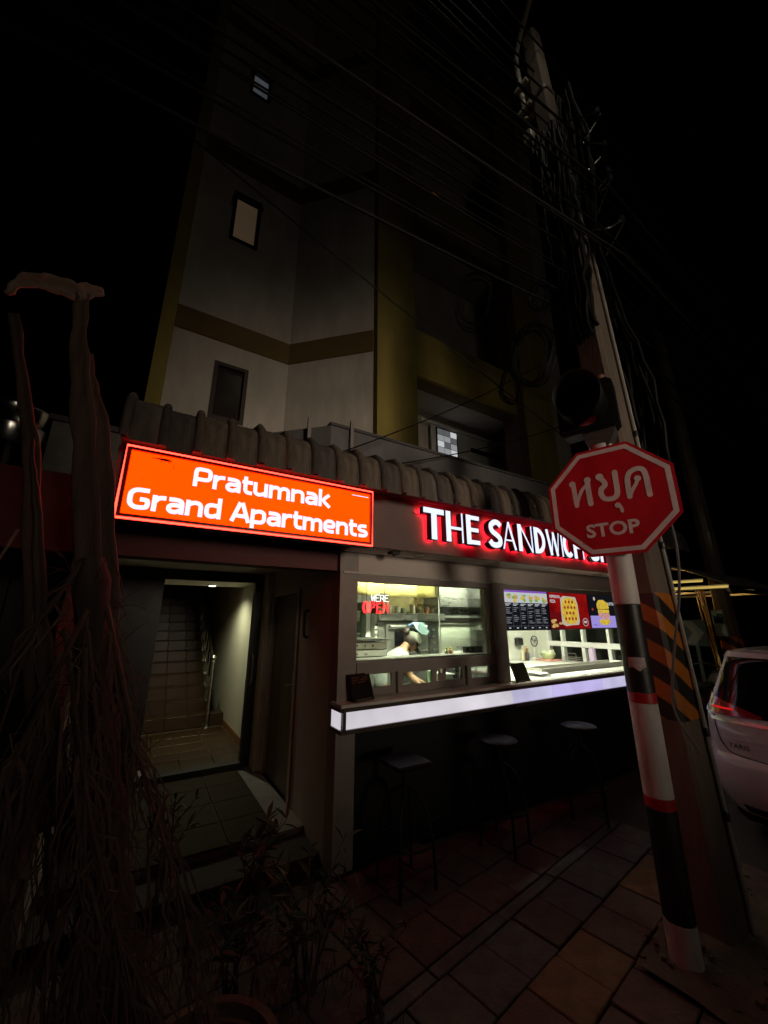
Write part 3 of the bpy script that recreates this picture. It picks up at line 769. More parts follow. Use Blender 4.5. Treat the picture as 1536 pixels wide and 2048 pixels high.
# ================================================================== STOP SIGN
PX, PY = 2.636, 1.341; AN = R(19)
nv = Vector((-math.cos(AN), -math.sin(AN), 0)); ev = Vector((math.sin(AN), -math.cos(AN), 0))
SO = Vector((PX, PY, 0)) + nv*.1
def sfn(a, b, d):
    p = SO + ev*a + nv*d; return (p.x, p.y, b)
ss = thing('stop_sign', (PX, PY, 0), 'red octagonal stop sign on a black and white banded post', 'sign')
def octa(r): 
    k = r*math.tan(R(22.5)); c = (.0115, 2.479)
    return [(c[0]+x, c[1]+z) for x, z in ((k, r), (r, k), (r, -k), (k, -r), (-k, -r), (-r, -k), (-r, k), (-k, r))]
M_sred = pm('stop_red_sheeting', (0.50, 0.012, 0.022), 0.42, var=.22, scale=6, streak=(1, 1, .4), bump=.03, bscale=200)
M_swhite = pm('stop_white_sheeting', (0.70, 0.67, 0.67), 0.5, var=.16, scale=9)
m = MB(); m.prism(octa(.373), sfn, -.004, 0.0); m.build('plate', M_sred, ss)
m = MB()
oo = octa(.355); ii = octa(.326)
for d in (0.0015,):
    for i in range(8):
        j = (i+1) % 8
        m.add([sfn(*oo[i], d), sfn(*oo[j], d), sfn(*ii[j], d), sfn(*ii[i], d)], [(0, 1, 2, 3)])
m.build('border', M_swhite, ss)
m = MB(); m.prism(octa(.368), sfn, -.007, -.0045); m.build('back_sheet', M_steel_dull, ss)
# Thai lettering as brush strokes
glyph = [([(-.193, 2.627), (-.190, 2.596), (-.188, 2.528), (-.185, 2.469)], .030), ([(-.187, 2.469), (-.162, 2.532), (-.135, 2.579), (-.102, 2.606)], .022), ([(-.100, 2.635), (-.100, 2.586), (-.100, 2.529), (-.098, 2.467)], .034),
 ([(-.023, 2.640), (.000, 2.604), (.002, 2.577), (-.022, 2.555), (-.027, 2.519), (-.011, 2.487), (.024, 2.477), (.056, 2.488), (.068, 2.521), (.069, 2.585), (.070, 2.655)], .032),
 ([(.131, 2.471), (.131, 2.525), (.136, 2.597), (.158, 2.636), (.198, 2.648), (.227, 2.632), (.236, 2.590), (.237, 2.528), (.238, 2.462)], .031), ([(.133, 2.474), (.157, 2.519), (.178, 2.550), (.189, 2.579)], .020),
 ([(.061, 2.424), (.073, 2.410), (.076, 2.384)], .020)]
m = MB()
for i, (p, w) in enumerate(glyph):
    stroke(m, smooth_poly([(a, b) for a, b in p], 5), w, sfn, .0006, .0016+i*.0003, roundcap=True)
for i, (a, b, r) in enumerate(((-.196, 2.628, .021), (-.098, 2.638, .021), (-.022, 2.642, .024), (.190, 2.582, .019), (.058, 2.426, .018))):
    m.prism([(a+r*math.cos(2*math.pi*j/20), b+r*math.sin(2*math.pi*j/20)) for j in range(20)], sfn, .0006, .0040+i*.0003)
m.build('lettering', M_swhite, ss)
m = MB(); text_mesh(m, 'STOP', sfn, -.150, .158, 2.232, 2.325, .0018, bold=.03); m.build('lettering', M_swhite, ss)
for a, b in ((-.236, 2.66), (.16, 2.79), (.19, 2.21), (-.17, 2.20)):
    m = MB(); m.lathe((0, 0, 0), [(.006, 0), (.005, .003), (0, .004)], 10)
    m.v = [sfn(a+x, b+y, .0005+z) for x, y, z in m.v]; m.build('rivet', M_steel, ss)
# banded post
M_pw = pm('post_white_paint', (0.60, 0.56, 0.54), 0.55, var=.28, scale=7, streak=(1, 1, .35), bump=.15, bscale=50)
M_pb = pm('post_black_paint', (0.012, 0.011, 0.011), 0.45, var=.2, scale=5, bump=.15, bscale=50)
M_pr = pm('post_red_tape', (0.42, 0.012, 0.015), 0.4, var=.1)
RP = .074
postm = MB(); postm.lathe((PX, PY, 0), [(RP-.004, 0), (RP-.004, 2.90)], 36); post = postm.build('post', M_concrete, ss, smooth=True)
for z0, z1, mt in ((0, .20, M_pw), (.2015, .70, M_pb), (.7015, .755, M_pr), (.7565, 1.235, M_pw), (1.2365, 1.292, M_pr), (1.2935, 1.80, M_pb), (1.8015, 2.895, M_pw)):
    m = MB(); m.lathe((PX, PY, 0), [(RP-.003, z0), (RP, z0+.002), (RP, z1-.002), (RP-.003, z1)], 36); m.build('painted_band', mt, post, smooth=True)
P = []
for i in range(9):
    a = R(172 + i*9); P.append([(PX+(RP+.0015)*math.cos(a), PY+(RP+.0015)*math.sin(a), z) for z in (1.425+.012*math.sin(i), 1.49)])
MB().grid(P).build('sticker', pm('torn_sticker', (.5, .42, .42), .6, var=.3, scale=40), post, smooth=True)
m = MB()
for z in (2.25, 2.70): 
    m.lathe((PX, PY, z), [(RP+.002, -.015), (RP+.008, -.015), (RP+.008, .015), (RP+.002, .015)], 30)
    c = Vector((PX, PY, z)) + nv*.085 ; m.obox(c, ev*.03, Vector((0, 0, .014)), nv*.008)
m.build('clamp', M_steel_dull, ss, smooth=True)

# ================================================================== SIGNAL LIGHT ON TOP OF THE POST
tl = thing('signal_light', (PX, PY, 2.9), 'unlit black signal lamp with round visor above the stop sign', 'traffic light')
ca, cz = -.045, 3.19
M_sig = pm('signal_black_plastic', (.005, .005, .005), .6, var=.2, spec=.2)
m = MB(); 
def tfn(a, b, d): p = Vector((PX, PY, 0)) + nv*d + ev*a; return (p.x, p.y, b)
hw = .19
poly = [(ca-hw+.03, cz-hw), (ca+hw-.03, cz-hw), (ca+hw, cz-hw+.03), (ca+hw, cz+hw-.03), (ca+hw-.03, cz+hw), (ca-hw+.03, cz+hw), (ca-hw, cz+hw-.03), (ca-hw, cz-hw+.03)]
m.prism(poly, tfn, -.05, .085)
m.prism([(ca+(a-ca)*.93, cz+(b-cz)*.93) for a, b in poly], tfn, .085, .10)
m.build('housing', M_sig, tl)
vis = MB(); rings = []
for i in range(25):
    a = R(-62 + 304*i/24); rr = .152
    dlen = .10 + .20*(0.5+0.5*math.cos((i/24-.5)*2*math.pi*.55))
    rings.append([tfn(ca+rr*math.cos(a), cz-.01+rr*math.sin(a), d) for d in (.10, .10+dlen*.5, .10+dlen)])
vis.grid(rings)
o = vis.build('visor', M_sig, tl, smooth=True); sm = o.modifiers.new('thick', 'SOLIDIFY'); sm.thickness = .004
m = MB(); P = []
for i in range(7):
    r = .138*i/6; P.append((max(r, 0), .035*(1-(i/6)**2)))
le = MB(); le.lathe((0, 0, 0), P[::-1], 36); le.v = [tfn(ca+x, cz-.01+y, .101+z) for x, y, z in le.v]
lm = pm('smoked_lens', (.30, .13, .18), .35, var=.3, scale=50)
for nd in lm.node_tree.nodes:
    if nd.type == 'BUMP': nd.inputs['Strength'].default_value = .8
le.build('lens', lm, tl, smooth=True)
m = MB(); 
for i in range(60):      # prism dimples of the lens
    q = i*2.399963; r = .128*math.sqrt((i+.5)/60); 
    p0 = tfn(ca+r*math.cos(q), cz-.01+r*math.sin(q), .101+.035*(1-(r/.138)**2)); 
    p1 = Vector(p0) + nv*.004; m.tube([p0, p1], [.006, .002], 5)
m.build('lens_facets', lm, tl, kind='stuff')
m = MB(); m.prism([(-.05, 2.87), (.05, 2.86), (.10, 2.95), (.115, 3.0), (-.09, 3.0), (-.08, 2.93)], tfn, -.055, .06); m.build('bracket', M_steel_dull, tl)
m = MB(); m.lathe((0, 0, 0), [(.03, 0), (.03, .05), (0, .055)], 12); m.v = [tfn(ca+.12+x, cz+.215+z-.03, .03+y) for x, y, z in m.v]; m.build('cable_gland', pm('gland', (.25, .12, .08), .6), tl, smooth=True)

# ================================================================== UTILITY POLE
up_ = thing('utility_pole', (3.07, 1.37, 0), 'leaning concrete utility pole wrapped in orange and black stripes beside the stop sign', 'pole')
def pole_c(z): return Vector((3.07 - .02*z/8.5, 1.37 + .20*z/8.5, z))
def pole_h(z): k = z/8.5; return (.135-.055*k, .125-.045*k)
def pole_ring(z, g=0.0, ch=.022):
    c = pole_c(z); hx, hy = pole_h(z); hx += g; hy += g
    return [(c.x+x, c.y+y, z) for x, y in ((-hx+ch, -hy), (hx-ch, -hy), (hx, -hy+ch), (hx, hy-ch), (hx-ch, hy), (-hx+ch, hy), (-hx, hy-ch), (-hx, -hy+ch))]
def pole_seg(zs, g):
    m = MB(); vs = []; fs = []
    for z in zs: vs += pole_ring(z, g)
    for i in range(len(zs)-1):
        for j in range(8): fs.append((i*8+j, i*8+(j+1) % 8, (i+1)*8+(j+1) % 8, (i+1)*8+j))
    fs += [tuple(range(8))[::-1], tuple((len(zs)-1)*8+j for j in range(8))]
    return m.add(vs, fs)
M_pole = pm('stained_pole_concrete', (0.15, 0.115, 0.09), .85, var=.4, scale=5, bump=.5, bscale=60, streak=(1, 1, .25))
pole_seg([0, 1, 2, 3, 4, 5, 6, 7, 8.5], 0).build('shaft', M_pole, up_)
wrapm = stripes_mat('hazard_wrap', (.020, .016, .014), (.62, .19, .02), .62, 1/.235, .18)
pole_seg([1.10, 1.35, 1.6, 1.885], .003).build('hazard_wrap', wrapm, up_)
for z in (5.9, 6.6, 7.35):
    m = MB(); vs = pole_ring(z, .008) + pole_ring(z+.05, .008); m.add(vs, [(j, (j+1) % 8, 8+(j+1) % 8, 8+j) for j in range(8)])
    m.build('strap', pm('dark_strap', (.07, .065, .06), .6), up_)
# ground cable running down the pole face, crossing in front of the wrap
gc = thing('ground_cable', (2.92, 1.25, 0), 'thin grey cable curving down across the striped wrap of the pole', 'cable')
pts = smooth_poly([(2.935, 1.22, .95), (2.925, 1.31, 1.18), (2.915, 1.235, 1.55), (2.91, 1.16, 1.82), (2.91, 1.115, 2.1), (2.93, 1.125, 2.35), (2.96, 1.19, 2.62), (2.97, 1.24, 2.9)], 6)
m = MB(); m.tube(pts, .008, 8); m.build('cable', pm('grey_cable', (.16, .14, .14), .5), gc, smooth=True)
cd = thing('conduit_pipe', (3.22, 1.22, 0), 'pale conduit running up the right edge of the utility pole', 'conduit')
m = MB(); m.tube([(pole_c(z).x+pole_h(z)[0]-.03, pole_c(z).y-pole_h(z)[1]-.016, z) for z in (0.02, .5, 1, 1.5, 2, 3, 4, 5)], .014, 8); m.build('pipe', pm('conduit_grey', (.38, .35, .32), .5), cd, smooth=True)
for z in (.55, 1.0, 2.2, 3.1): m = MB(); m.lathe((pole_c(z).x+pole_h(z)[0]-.03, pole_c(z).y-pole_h(z)[1]-.016, z), [(.016, 0), (.019, .01), (.019, .04), (.016, .05)], 10); m.build('clip', M_black, cd)

# street lamp on its arm (lamp head just above the frame)
lampt = thing('street_lamp', (3.0, 1.75, 7.5), 'street lamp on a bent grey pipe arm at the top of the utility pole', 'street lamp')
M_galv = pm('galvanised_pipe', (.50, .47, .40), .5, metal=.2, var=.2, scale=12)
arm = smooth_poly([(2.985, 1.735, 7.25), (2.985, 1.75, 7.9), (2.985, 1.755, 8.28), (2.96, 1.70, 8.45), (2.88, 1.50, 8.58), (2.62, .85, 8.85), (2.36, .2, 9.10)], 6)
m = MB(); m.tube(arm, .03, 12); m.build('arm', M_galv, lampt, smooth=True)
for z in (7.35, 7.75):
    m = MB(); c = pole_c(z); hx, hy = pole_h(z)
    m.box(2.93, 3.10, c.y+hy+.001, 1.80, z, z+.05); m.box(2.94, 3.03, 1.70, 1.80, z-.02, z+.075)
    m.build('bracket', M_galv, lampt)
m = MB(); hd = Vector((2.30, .05, 9.14)); ad = Vector((-.37, -.93, .18)).normalized(); sd_ = ad.cross(Vector((0, 0, 1))).normalized(); un = sd_.cross(ad)
m.obox(hd, ad*.28, sd_*.11, un*.045); m.obox(hd+un*.055, ad*.2, sd_*.08, un*.012); m.build('lamp_head', M_galv, lampt)
m = MB(); m.obox(hd-un*.052, ad*.18, sd_*.085, un*.005); m.build('lens', em('street_lamp_glow', (1, .93, .80), 30), lampt)
ld = bpy.data.lights.new('street_spot', 'SPOT'); ld.energy = 32; ld.color = (1.0, .88, .66); ld.spot_size = R(140); ld.spot_blend = .5; ld.shadow_soft_size = .10
lo = bpy.data.objects.new('street_spot', ld); COL.objects.link(lo); lo.parent = lampt
lo.location = (hd - un*.09) - Vector((3.0, 1.75, 7.5))
# added light board and beam; stand in for the unseen source across the street
FL = Vector((2.6, -9.0, 3.0))
fl2 = thing('added_light_board', (FL.x, FL.y, 0), 'added light board on posts across the street, standing in for an unseen source', 'added light')
for sx in (-1.2, 1.2):
    m = MB(); m.tube([(FL.x+sx, FL.y-.12, 0), (FL.x+sx, FL.y-.12, 3.2)], .05, 10); m.build('post', M_galv, fl2, smooth=True)
B('housing', M_black, fl2, (FL.x-1.4, FL.x+1.4, FL.y-.1, FL.y-.01, 2.7, 3.3), bev=.01)
B('face', em('light_board_glow', (1, .85, .66), 3), fl2, (FL.x-1.36, FL.x+1.36, FL.y-.009, FL.y-.004, 2.74, 3.26))
ld = bpy.data.lights.new('added_facade_beam', 'SPOT'); ld.energy = 1350; ld.color = (1.0, .82, .63); ld.spot_size = R(25); ld.spot_blend = .6; ld.shadow_soft_size = 1.2
lo = bpy.data.objects.new('added_facade_beam', ld); COL.objects.link(lo); lo.parent = fl2
lo.location = (0, .05, 3.0); lo.rotation_euler = (Vector((2.1, 5.3, 3.4))-FL).to_track_quat('-Z', 'Y').to_euler()

# ---- overhead wires along the street
M_wire = pm('black_wire', (.007, .007, .007), .6, var=.2, spec=.22)
wl = [(1.60, 8.25, .05), (1.45, 8.05, .10), (1.75, 7.95, .14), (1.55, 7.75, .2), (1.66, 7.55, .12), (1.50, 7.40, .25), (1.72, 7.15, .18), (1.60, 6.95, .3), (1.48, 6.75, .2), (1.68, 6.60, .35), (1.57, 6.40, .26),
      (1.75, 6.20, .4), (1.50, 6.05, .3), (1.62, 5.90, .45), (1.70, 5.70, .35), (1.47, 5.60, .28), (1.60, 5.45, .5), (1.68, 5.30, .38), (1.53, 5.2, .55), (1.63, 5.05, .46), (1.73, 4.92, .6), (1.52, 4.8, .5), (1.62, 4.70, .66), (1.70, 4.60, .55)]
for i, (y, z, sag) in enumerate(wl):
    m = MB()
    y2 = y + random.uniform(-.25, .35); zz = z + random.uniform(-.25, .25)
    L1 = catenary((-14, y2, zz+.1), (3.0, y, z), sag + random.uniform(0, .25), 30)
    L2 = catenary((3.0, y, z), (24, y+random.uniform(-.2, .5), z+.1), sag+.2, 20)[1:]
    m.tube(L1 + L2, random.choice((.006, .007, .009, .011)), 6)
    tag(m.build('overhead_wire', M_wire, None, smooth=True), 'thin overhead cable strung along the street past the utility pole', 'wire', 'overhead street cables')
for i in range(6):      # heavy telecom bundle sagging past the pole face
    y = 1.10 + random.uniform(-.06, .10); z = 4.5 + i*.27 + random.uniform(-.06, .06)
    pts = catenary((-14, 1.9+random.uniform(-.2, .2), z+.6), (2.95, y, z), random.uniform(.35, .7), 30) + catenary((2.95, y, z), (24, 1.5, z+.5), .5, 20)[1:]
    m = MB(); m.tube(pts, random.choice((.007, .009, .010)), 6)
    tag(m.build('telecom_cable', M_wire, None, smooth=True), 'thick black telecom cable in the bundle crossing the utility pole', 'cable', 'telecom bundle')
# slack service drops across the facade
for a, b, sg_, lab in (((-3.0, 2.6, 6.4), (6.5, 2.6, 3.35), .15, 'slack black cable crossing the apartment wall diagonally down to the right'),
                       ((1.2, 3.0, 3.10), (4.9, 3.0, 5.65), .10, 'thin cable rising from the tiled eave towards the balcony beam'),
                       ((1.7, 3.30, 3.2), (6.3, 3.2, 5.2), .12, 'thin cable slanting up across the terrace opening')):
    m = MB(); m.tube(catenary(a, b, sg_, 30), .007, 6)
    tag(m.build('service_cable', M_wire, None, smooth=True), lab, 'cable')
# coiled slack hanging from the bundle
def coil(c, r, n, lab, tilt):
    m = MB()
    for k in range(n):
        pts = []
        cc = Vector(c) + Vector((random.uniform(-.03, .03), random.uniform(-.04, .04), random.uniform(-.04, .04))); rr = r*random.uniform(.85, 1.1)
        ph = random.uniform(0, 6)
        for i in range(29):
            a = 2*math.pi*i/28 + ph
            pts.append(cc + Vector((math.sin(tilt)*rr*math.cos(a)*.5 + .02*math.sin(3*a), -math.cos(tilt)*rr*math.cos(a)*.75, rr*1.15*math.sin(a))))
        m.tube(pts, .007, 6)
    tag(m.build('cable_coil', M_wire, None, smooth=True), lab, 'cable coil')
coil((2.85, 1.95, 4.15), .27, 7, 'large hanging coil of black cable beside the signal lamp', .3)
coil((2.85, 1.80, 4.72), .13, 4, 'small coil of cable tied high on the bundle left of the pole', .8)
coil((2.85, 2.62, 5.35), .30, 4, 'loose wide loop of cable hanging in front of the balcony', .5)
coil((3.35, 2.6, 4.35), .20, 4, 'small tangle of cable looped at the joint of the diagonal service cable', 1.0)
coil((3.2, 1.45, 5.3), .22, 5, 'cable slack looped tightly against the upper pole', 1.2)
# thick bundle clinging to the pole
for i in range(34):
    m = MB(); ph = random.uniform(0, 6); pts = []
    for k in range(26):
        z = (2.4 + i*.02 + k*(4.9/25)) if i < 11 else (4.0 + .08*(i % 4) + k*(2.5/25)); c = pole_c(z)
        side = 1.0
        fx = 1 if i < 11 else -1
        pts.append((c.x + (.13 if i < 11 else -.155 + .008*(i % 4)) + .06*math.sin(z*1.3+ph)*(1 if i < 11 else .3) + random.uniform(-.02, .02)*fx*(1 if i < 11 else .3) + .03*(i % 3)*(i < 11), c.y - (.10 + .015*i*(1 if i % 2 else -.3) if i < 11 else -.10+.0105*(i-11)) + .05*math.sin(z*2.1+ph) + random.uniform(-.015, .015), z))
    m.tube(smooth_poly(pts, 2), random.choice((.008, .011, .015)) if i < 11 else random.choice((.012, .016, .02)), 6)
    tag(m.build('riser_cable', M_wire, None, smooth=True), 'black cable clinging to the back edge of the utility pole', 'cable', 'cables running up the utility pole')
for i in range(5):
    m = MB(); z0 = 6.9-i*.36-random.uniform(0, .25)
    pts = smooth_poly([(3.0, 1.42, z0), (3.12+random.uniform(0, .1), 1.22, z0-.05), (3.25+random.uniform(0, .15), 1.15, z0+random.uniform(-.2, .1)), (3.2, 1.3, z0-.28)], 6)
    m.tube(pts, .009, 6); m.lathe(pts[10], [(0, -.04), (.022, -.03), (.026, .03), (0, .04)], 10)
    tag(m.build('cable_splice', pm('splice_black', (.05, .05, .05), .25), None, smooth=True), 'glossy black cable splice sticking out from the pole top', 'cable', 'splices on the utility pole')
sb = thing('splice_box', (3.0, 1.7, 6.9), 'small pale junction box strapped high on the utility pole', 'box')
B('box', M_galv, sb, (2.92, 3.04, 1.66, 1.76, 6.80, 6.98), bev=.008); B('lid', M_galv, sb, (2.912, 2.919, 1.665, 1.755, 6.81, 6.97))
# ================================================================== PARKED CAR
CX, CY = 4.20, 0.89
car = thing('parked_car', (CX+2, CY, 0), 'white hatchback parked beyond the utility pole with its rear towards us', 'car')
ZL = [.24, .33, .45, .58, .63, .655, .72, .80, .88, .93, .97, 1.04, 1.12, 1.20, 1.28, 1.35, 1.40, 1.43, 1.45]
XR = [.10, .03, .0, .0, .012, .045, .05, .055, .065, .085, .11, .165, .225, .285, .345, .395, .40, .41, .50]
XF = [3.8, 3.93, 3.98, 4.0, 4.0, 3.99, 3.95, 3.82, 3.6, 3.4, 3.15, 2.95, 2.78, 2.62, 2.48, 2.35, 2.22, 2.1, 1.9]
WW = [.80, .83, .85, .855, .855, .855, .853, .85, .848, .845, .838, .822, .805, .788, .77, .752, .735, .715, .65]
def lerp_tab(z, tab):
    if z <= ZL[0]: return tab[0]
    for i in range(len(ZL)-1):
        if z <= ZL[i+1]:
            k = (z-ZL[i])/(ZL[i+1]-ZL[i]); return tab[i]*(1-k)+tab[i+1]*k
    return tab[-1]
def c_rear(t, z, off=0.0):
    a = abs(t); x = lerp_tab(z, XR) + .03*a*a + .17*a**10; y = t*lerp_tab(z, WW)
    return (CX + x - off*(1-.5*a**4), CY + y + off*.6*math.copysign(a**4, t), z + off*.25)
def c_side(s, z, sg, off=0.0):
    x0 = lerp_tab(z, XR)+.20; x1 = lerp_tab(z, XF)-.30; x = x0 + (x1-x0)*s
    return (CX + x, CY + sg*(lerp_tab(z, WW) + .012*math.sin(math.pi*s) + off), z)
def c_front(t, z):
    a = abs(t); x = lerp_tab(z, XF) - .06*a*a - .24*a**5
    return (CX+x, CY + t*lerp_tab(z, WW), z)
TT = [-1+2*i/28 for i in range(29)]
bm_ = MB()
bm_.grid([[c_rear(t, z) for t in TT] for z in ZL]); bm_.grid([[c_front(t, z) for t in TT] for z in ZL])
for sg in (-1, 1): bm_.grid([[c_side(i/12, z, sg) for i in range(13)] for z in ZL])
for t0_, t1_ in zip(TT[:-1], TT[1:]):
    bm_.add([c_rear(t0_, ZL[-1]), c_rear(t1_, ZL[-1]), c_front(t1_, ZL[-1]), c_front(t0_, ZL[-1])], [(0, 1, 2, 3)])
    bm_.add([c_rear(t0_, ZL[0]), c_rear(t1_, ZL[0]), c_front(t1_, ZL[0]), c_front(t0_, ZL[0])], [(0, 1, 2, 3)])
M_car = pm('white_car_paint', (0.78, 0.77, 0.75), .28, var=.03, scale=3, coat=.6)
o = bm_.build('body', M_car, car, smooth=True, angle=40)
M_cglass = pm('tinted_car_glass', (.004, .004, .005), .03, var=.05, spec=.35)
def patch(name, mt, f, us, vs, par=car):
    return MB().grid([[f(u, v) for u in us] for v in vs]).build(name, mt, par, smooth=True, angle=180)
rng = lambda a, b, n: [a+(b-a)*i/n for i in range(n+1)]
patch('rear_window', M_cglass, lambda t, z: c_rear(t, z, .006), rng(-.93, .93, 30), rng(.945, 1.385, 16))
for sg in (-1, 1):
    patch('side_window', M_cglass, lambda s, z: c_side(s, z, sg, .004), rng(.04, .60, 14), rng(.98, 1.36, 8))
patch('windscreen', M_cglass, lambda t, z: (c_front(t, z)[0]+.006, c_front(t, z)[1], z+.003), rng(-.9, .9, 16), rng(1.02, 1.40, 8))
sp = MB(); sp.grid([[(lambda p: (p[0]-.10*(1-abs(t)**6)*k, p[1], 1.452-.022*k))(c_rear(t, 1.45)) for t in rng(-.95, .95, 20)] for k in (0, .5, 1)] + [[(lambda p: (p[0]-.03, p[1], 1.405))(c_rear(t, 1.45)) for t in rng(-.95, .95, 20)]])
sp.build('roof_spoiler', M_car, car, smooth=True, angle=40)
M_tail = pm('red_tail_lens', (.35, .008, .012), .12, var=.1, spec=.8, coat=.5)
for sg in (-1, 1):
    P = []
    for i in range(15):
        k = i/14; t = sg*(.50+.50*k); zc = .955+.05*k; hh = .006+.062*k**.8
        P.append([c_rear(t, zc+hh*j, .012) for j in (-1, -.5, 0, .5, 1)])
    tlm = MB().grid(P).build('tail_light', M_tail, car, smooth=True, angle=180)
    MB().grid([[c_rear(sg*(.72+.2*i/8), .985+.006*j, .0155) for j in (-1, 1)] for i in range(9)]).build('reflector', em('tail_reflector_glow', (1, .02, .02), .55), tlm)
    P = [[c_side(.0+.10*k, 1.005+(.066*(1-k))*j, sg, .008) for j in (-1, -.5, 0, .5, 1)] for k in rng(0, 1, 6)]
    MB().grid(P).build('tail_light', M_tail, car, smooth=True, angle=180)
patch('chrome_strip', M_steel, lambda t, z: c_rear(t, z, .010), rng(-.92, .92, 24), rng(.888, .912, 2))
# tailgate shut line, crease and bumper gap
for sg in (-1, 1):
    pts = [c_rear(sg*t, z, .0015) for t, z in ((.90, .93), (.885, .86), (.87, .80), (.84, .73), (.78, .675), (.66, .655), (.4, .645), (0.0, .64))]
    MB().tube(smooth_poly(pts, 5), .0045, 6).build('shut_line', M_blackmatte, car)
MB().tube([c_rear(t, .775, .001) for t in rng(-.9, .9, 20)], .003, 6).build('crease', M_car, car, smooth=True)
MB().grid([[c_rear(t, z, .006) for t in rng(-.8, .8, 16)] for z in (.25, .28, .31)]).build('bumper_trim', M_blackmatte, car, smooth=True)
bt = MB(); text_mesh(bt, 'YARIS', lambda a, b, d: c_rear(a, b, d), .785, .620, .708, .742, .006, bold=.01); bt.build('badge', M_black, car)
B('number_plate', M_white, car, (CX+.015, CX+.03, CY-.17, CY+.17, .74, .85))
for (x, sg) in ((.72, 1), (.72, -1), (3.2, 1), (3.2, -1)):
    w = MB(); y = CY+sg*.76
    w.lathe((CX+x, y, .295), [(.19, -.09), (.275, -.095), (.295, -.06), (.295, .06), (.275, .095), (.19, .09)], 28, axis='y')
    wo = w.build('wheel', pm('tyre_rubber', (.02, .02, .02), .8), car, smooth=True)
    r_ = MB(); r_.lathe((CX+x, y+sg*.07, .295), [(.19, 0), (.18, -.02*sg), (.05, -.01*sg), (0.0, 0.0)], 24, axis='y'); r_.build('rim', M_steel_dull, wo, smooth=True)
B('underbody', M_blackmatte, car, (CX+.3, CX+3.7, CY-.6, CY+.6, .16, .26))

# ================================================================== SCOOTER, FAR AWNING, FAR POLE, CHEVRON SIGN
sc_ = thing('motor_scooter', (7.2, 2.7, 0), 'dark motor scooter with red tail lamp parked behind the striped pole', 'scooter')
for x in (6.7, 7.75):
    w = MB(); w.lathe((x, 2.72, .26), [(.18, -.045), (.25, -.04), (.26, 0), (.25, .04), (.18, .045)], 22, axis='y'); wo = w.build('wheel', MATS['tyre_rubber'], sc_, smooth=True)
    r_ = MB(); r_.lathe((x, 2.72, .26), [(.18, -.02), (.03, -.04), (.03, .04), (.18, .02)], 12, axis='y'); r_.build('rim', M_steel_dull, wo)
M_scoot = pm('dark_scooter_plastic', (.08, .06, .05), .35, var=.2)
m = MB(); P = []
for k, (x, z0, z1, w) in enumerate(((6.45, .68, .78, .05), (6.6, .5, .80, .13), (6.9, .38, .80, .16), (7.15, .3, .76, .15), (7.22, .24, .36, .15), (7.5, .24, .34, .16), (7.58, .3, .95, .18), (7.66, .5, 1.0, .14), (7.78, .6, 1.0, .06))):
    P.append([(x, 2.72+w*math.cos(a), (z0+z1)/2+(z1-z0)/2*math.sin(a)) for a in [2*math.pi*i/12 for i in range(13)]])
m.grid(P); m.build('body', M_scoot, sc_, smooth=True)
m = MB(); m.bev(6.5, 7.15, 2.60, 2.84, .79, .86, b=.03); m.build('seat', M_blackmatte, sc_)
m = MB(); m.tube(smooth_poly([(7.66, 2.42, 1.04), (7.72, 2.55, 1.06), (7.72, 2.72, 1.02), (7.72, 2.89, 1.06), (7.66, 3.02, 1.04)], 5), .014, 8); m.build('handlebar', M_black, sc_, smooth=True)
m = MB(); m.bev(6.40, 6.47, 2.62, 2.86, .86, .93, b=.015); m.build('tail_light', em('scooter_tail_lamp', (1, .02, .03), .22), sc_)
m = MB(); m.tube([(6.5, 2.60, .88), (6.42, 2.60, .95), (6.42, 2.84, .95), (6.5, 2.84, .88)], .012, 8); m.build('grab_rail', M_steel_dull, sc_, smooth=True)

aw = thing('street_awning', (9.0, 3.2, 0), 'yellow-lit tin awning with tube lamps beyond the shop end', 'awning')
m = MB(); P = []
for i in range(25):
    x = 7.9 + i*.11
    P.append([(x, 2.40+.018*math.sin(i*3), 2.26), (x, 3.0, 2.56+.012*math.cos(i*math.pi)), (x, 3.7, 2.78+.012*math.cos(i*math.pi)), (x, 4.6, 2.9)])
m.grid(P); o = m.build('roof_sheet', pm('tin_sheet', (.30, .28, .24), .55, metal=.3, var=.4, scale=4), aw, smooth=True); q = o.modifiers.new('t', 'SOLIDIFY'); q.thickness = .012
for x in (7.95, 9.1, 10.4):
    B('rafter', M_steel_dull, aw, (x-.02, x+.02, 2.45, 4.5, 2.20, 2.24)); B('post', M_steel_dull, aw, (x-.025, x+.025, 4.4, 4.45, 0, 2.8))
B('edge_beam', M_steel_dull, aw, (7.9, 10.5, 2.42, 2.46, 2.15, 2.20))
M_ylamp = em('yellow_tube_glow', (1.0, .70, .18), .55)
for i, (y0, y1, z) in enumerate(((2.76, 3.5, 2.345), (2.44, 3.5, 2.23))):
    t = thing('awning_tube_lamp', (7.92, y0, z), ('upper short' if i == 0 else 'lower long') + ' yellow tube lamp glowing under the street awning', 'lamp')
    MB().tube([(7.92, y0, z), (7.92, y1, z+.01)], .018, 8).build('tube', M_ylamp, t, smooth=True)
    B('batten', M_white, t, (7.93, 7.97, y0, y1, z+.015, z+.04))
bl = thing('added_awning_bulb', (8.9, 3.62, 2.12), 'added warm bulb hidden under the far awning behind the pole', 'lamp')  # added hidden bulb, throws orange light on the far pole's cables
m = MB(); m.lathe((8.9, 3.62, 2.06), [(0, -.06), (.045, -.035), (.05, 0), (.03, .045), (.02, .06)], 14); m.build('bulb', em('added_bulb_glow', (1, .52, .14), 130), bl, smooth=True)
m = MB(); m.lathe((8.9, 3.62, 2.12), [(.024, 0), (.024, .06), (.006, .07), (.006, .2)], 10); m.build('socket', M_black, bl, smooth=True)
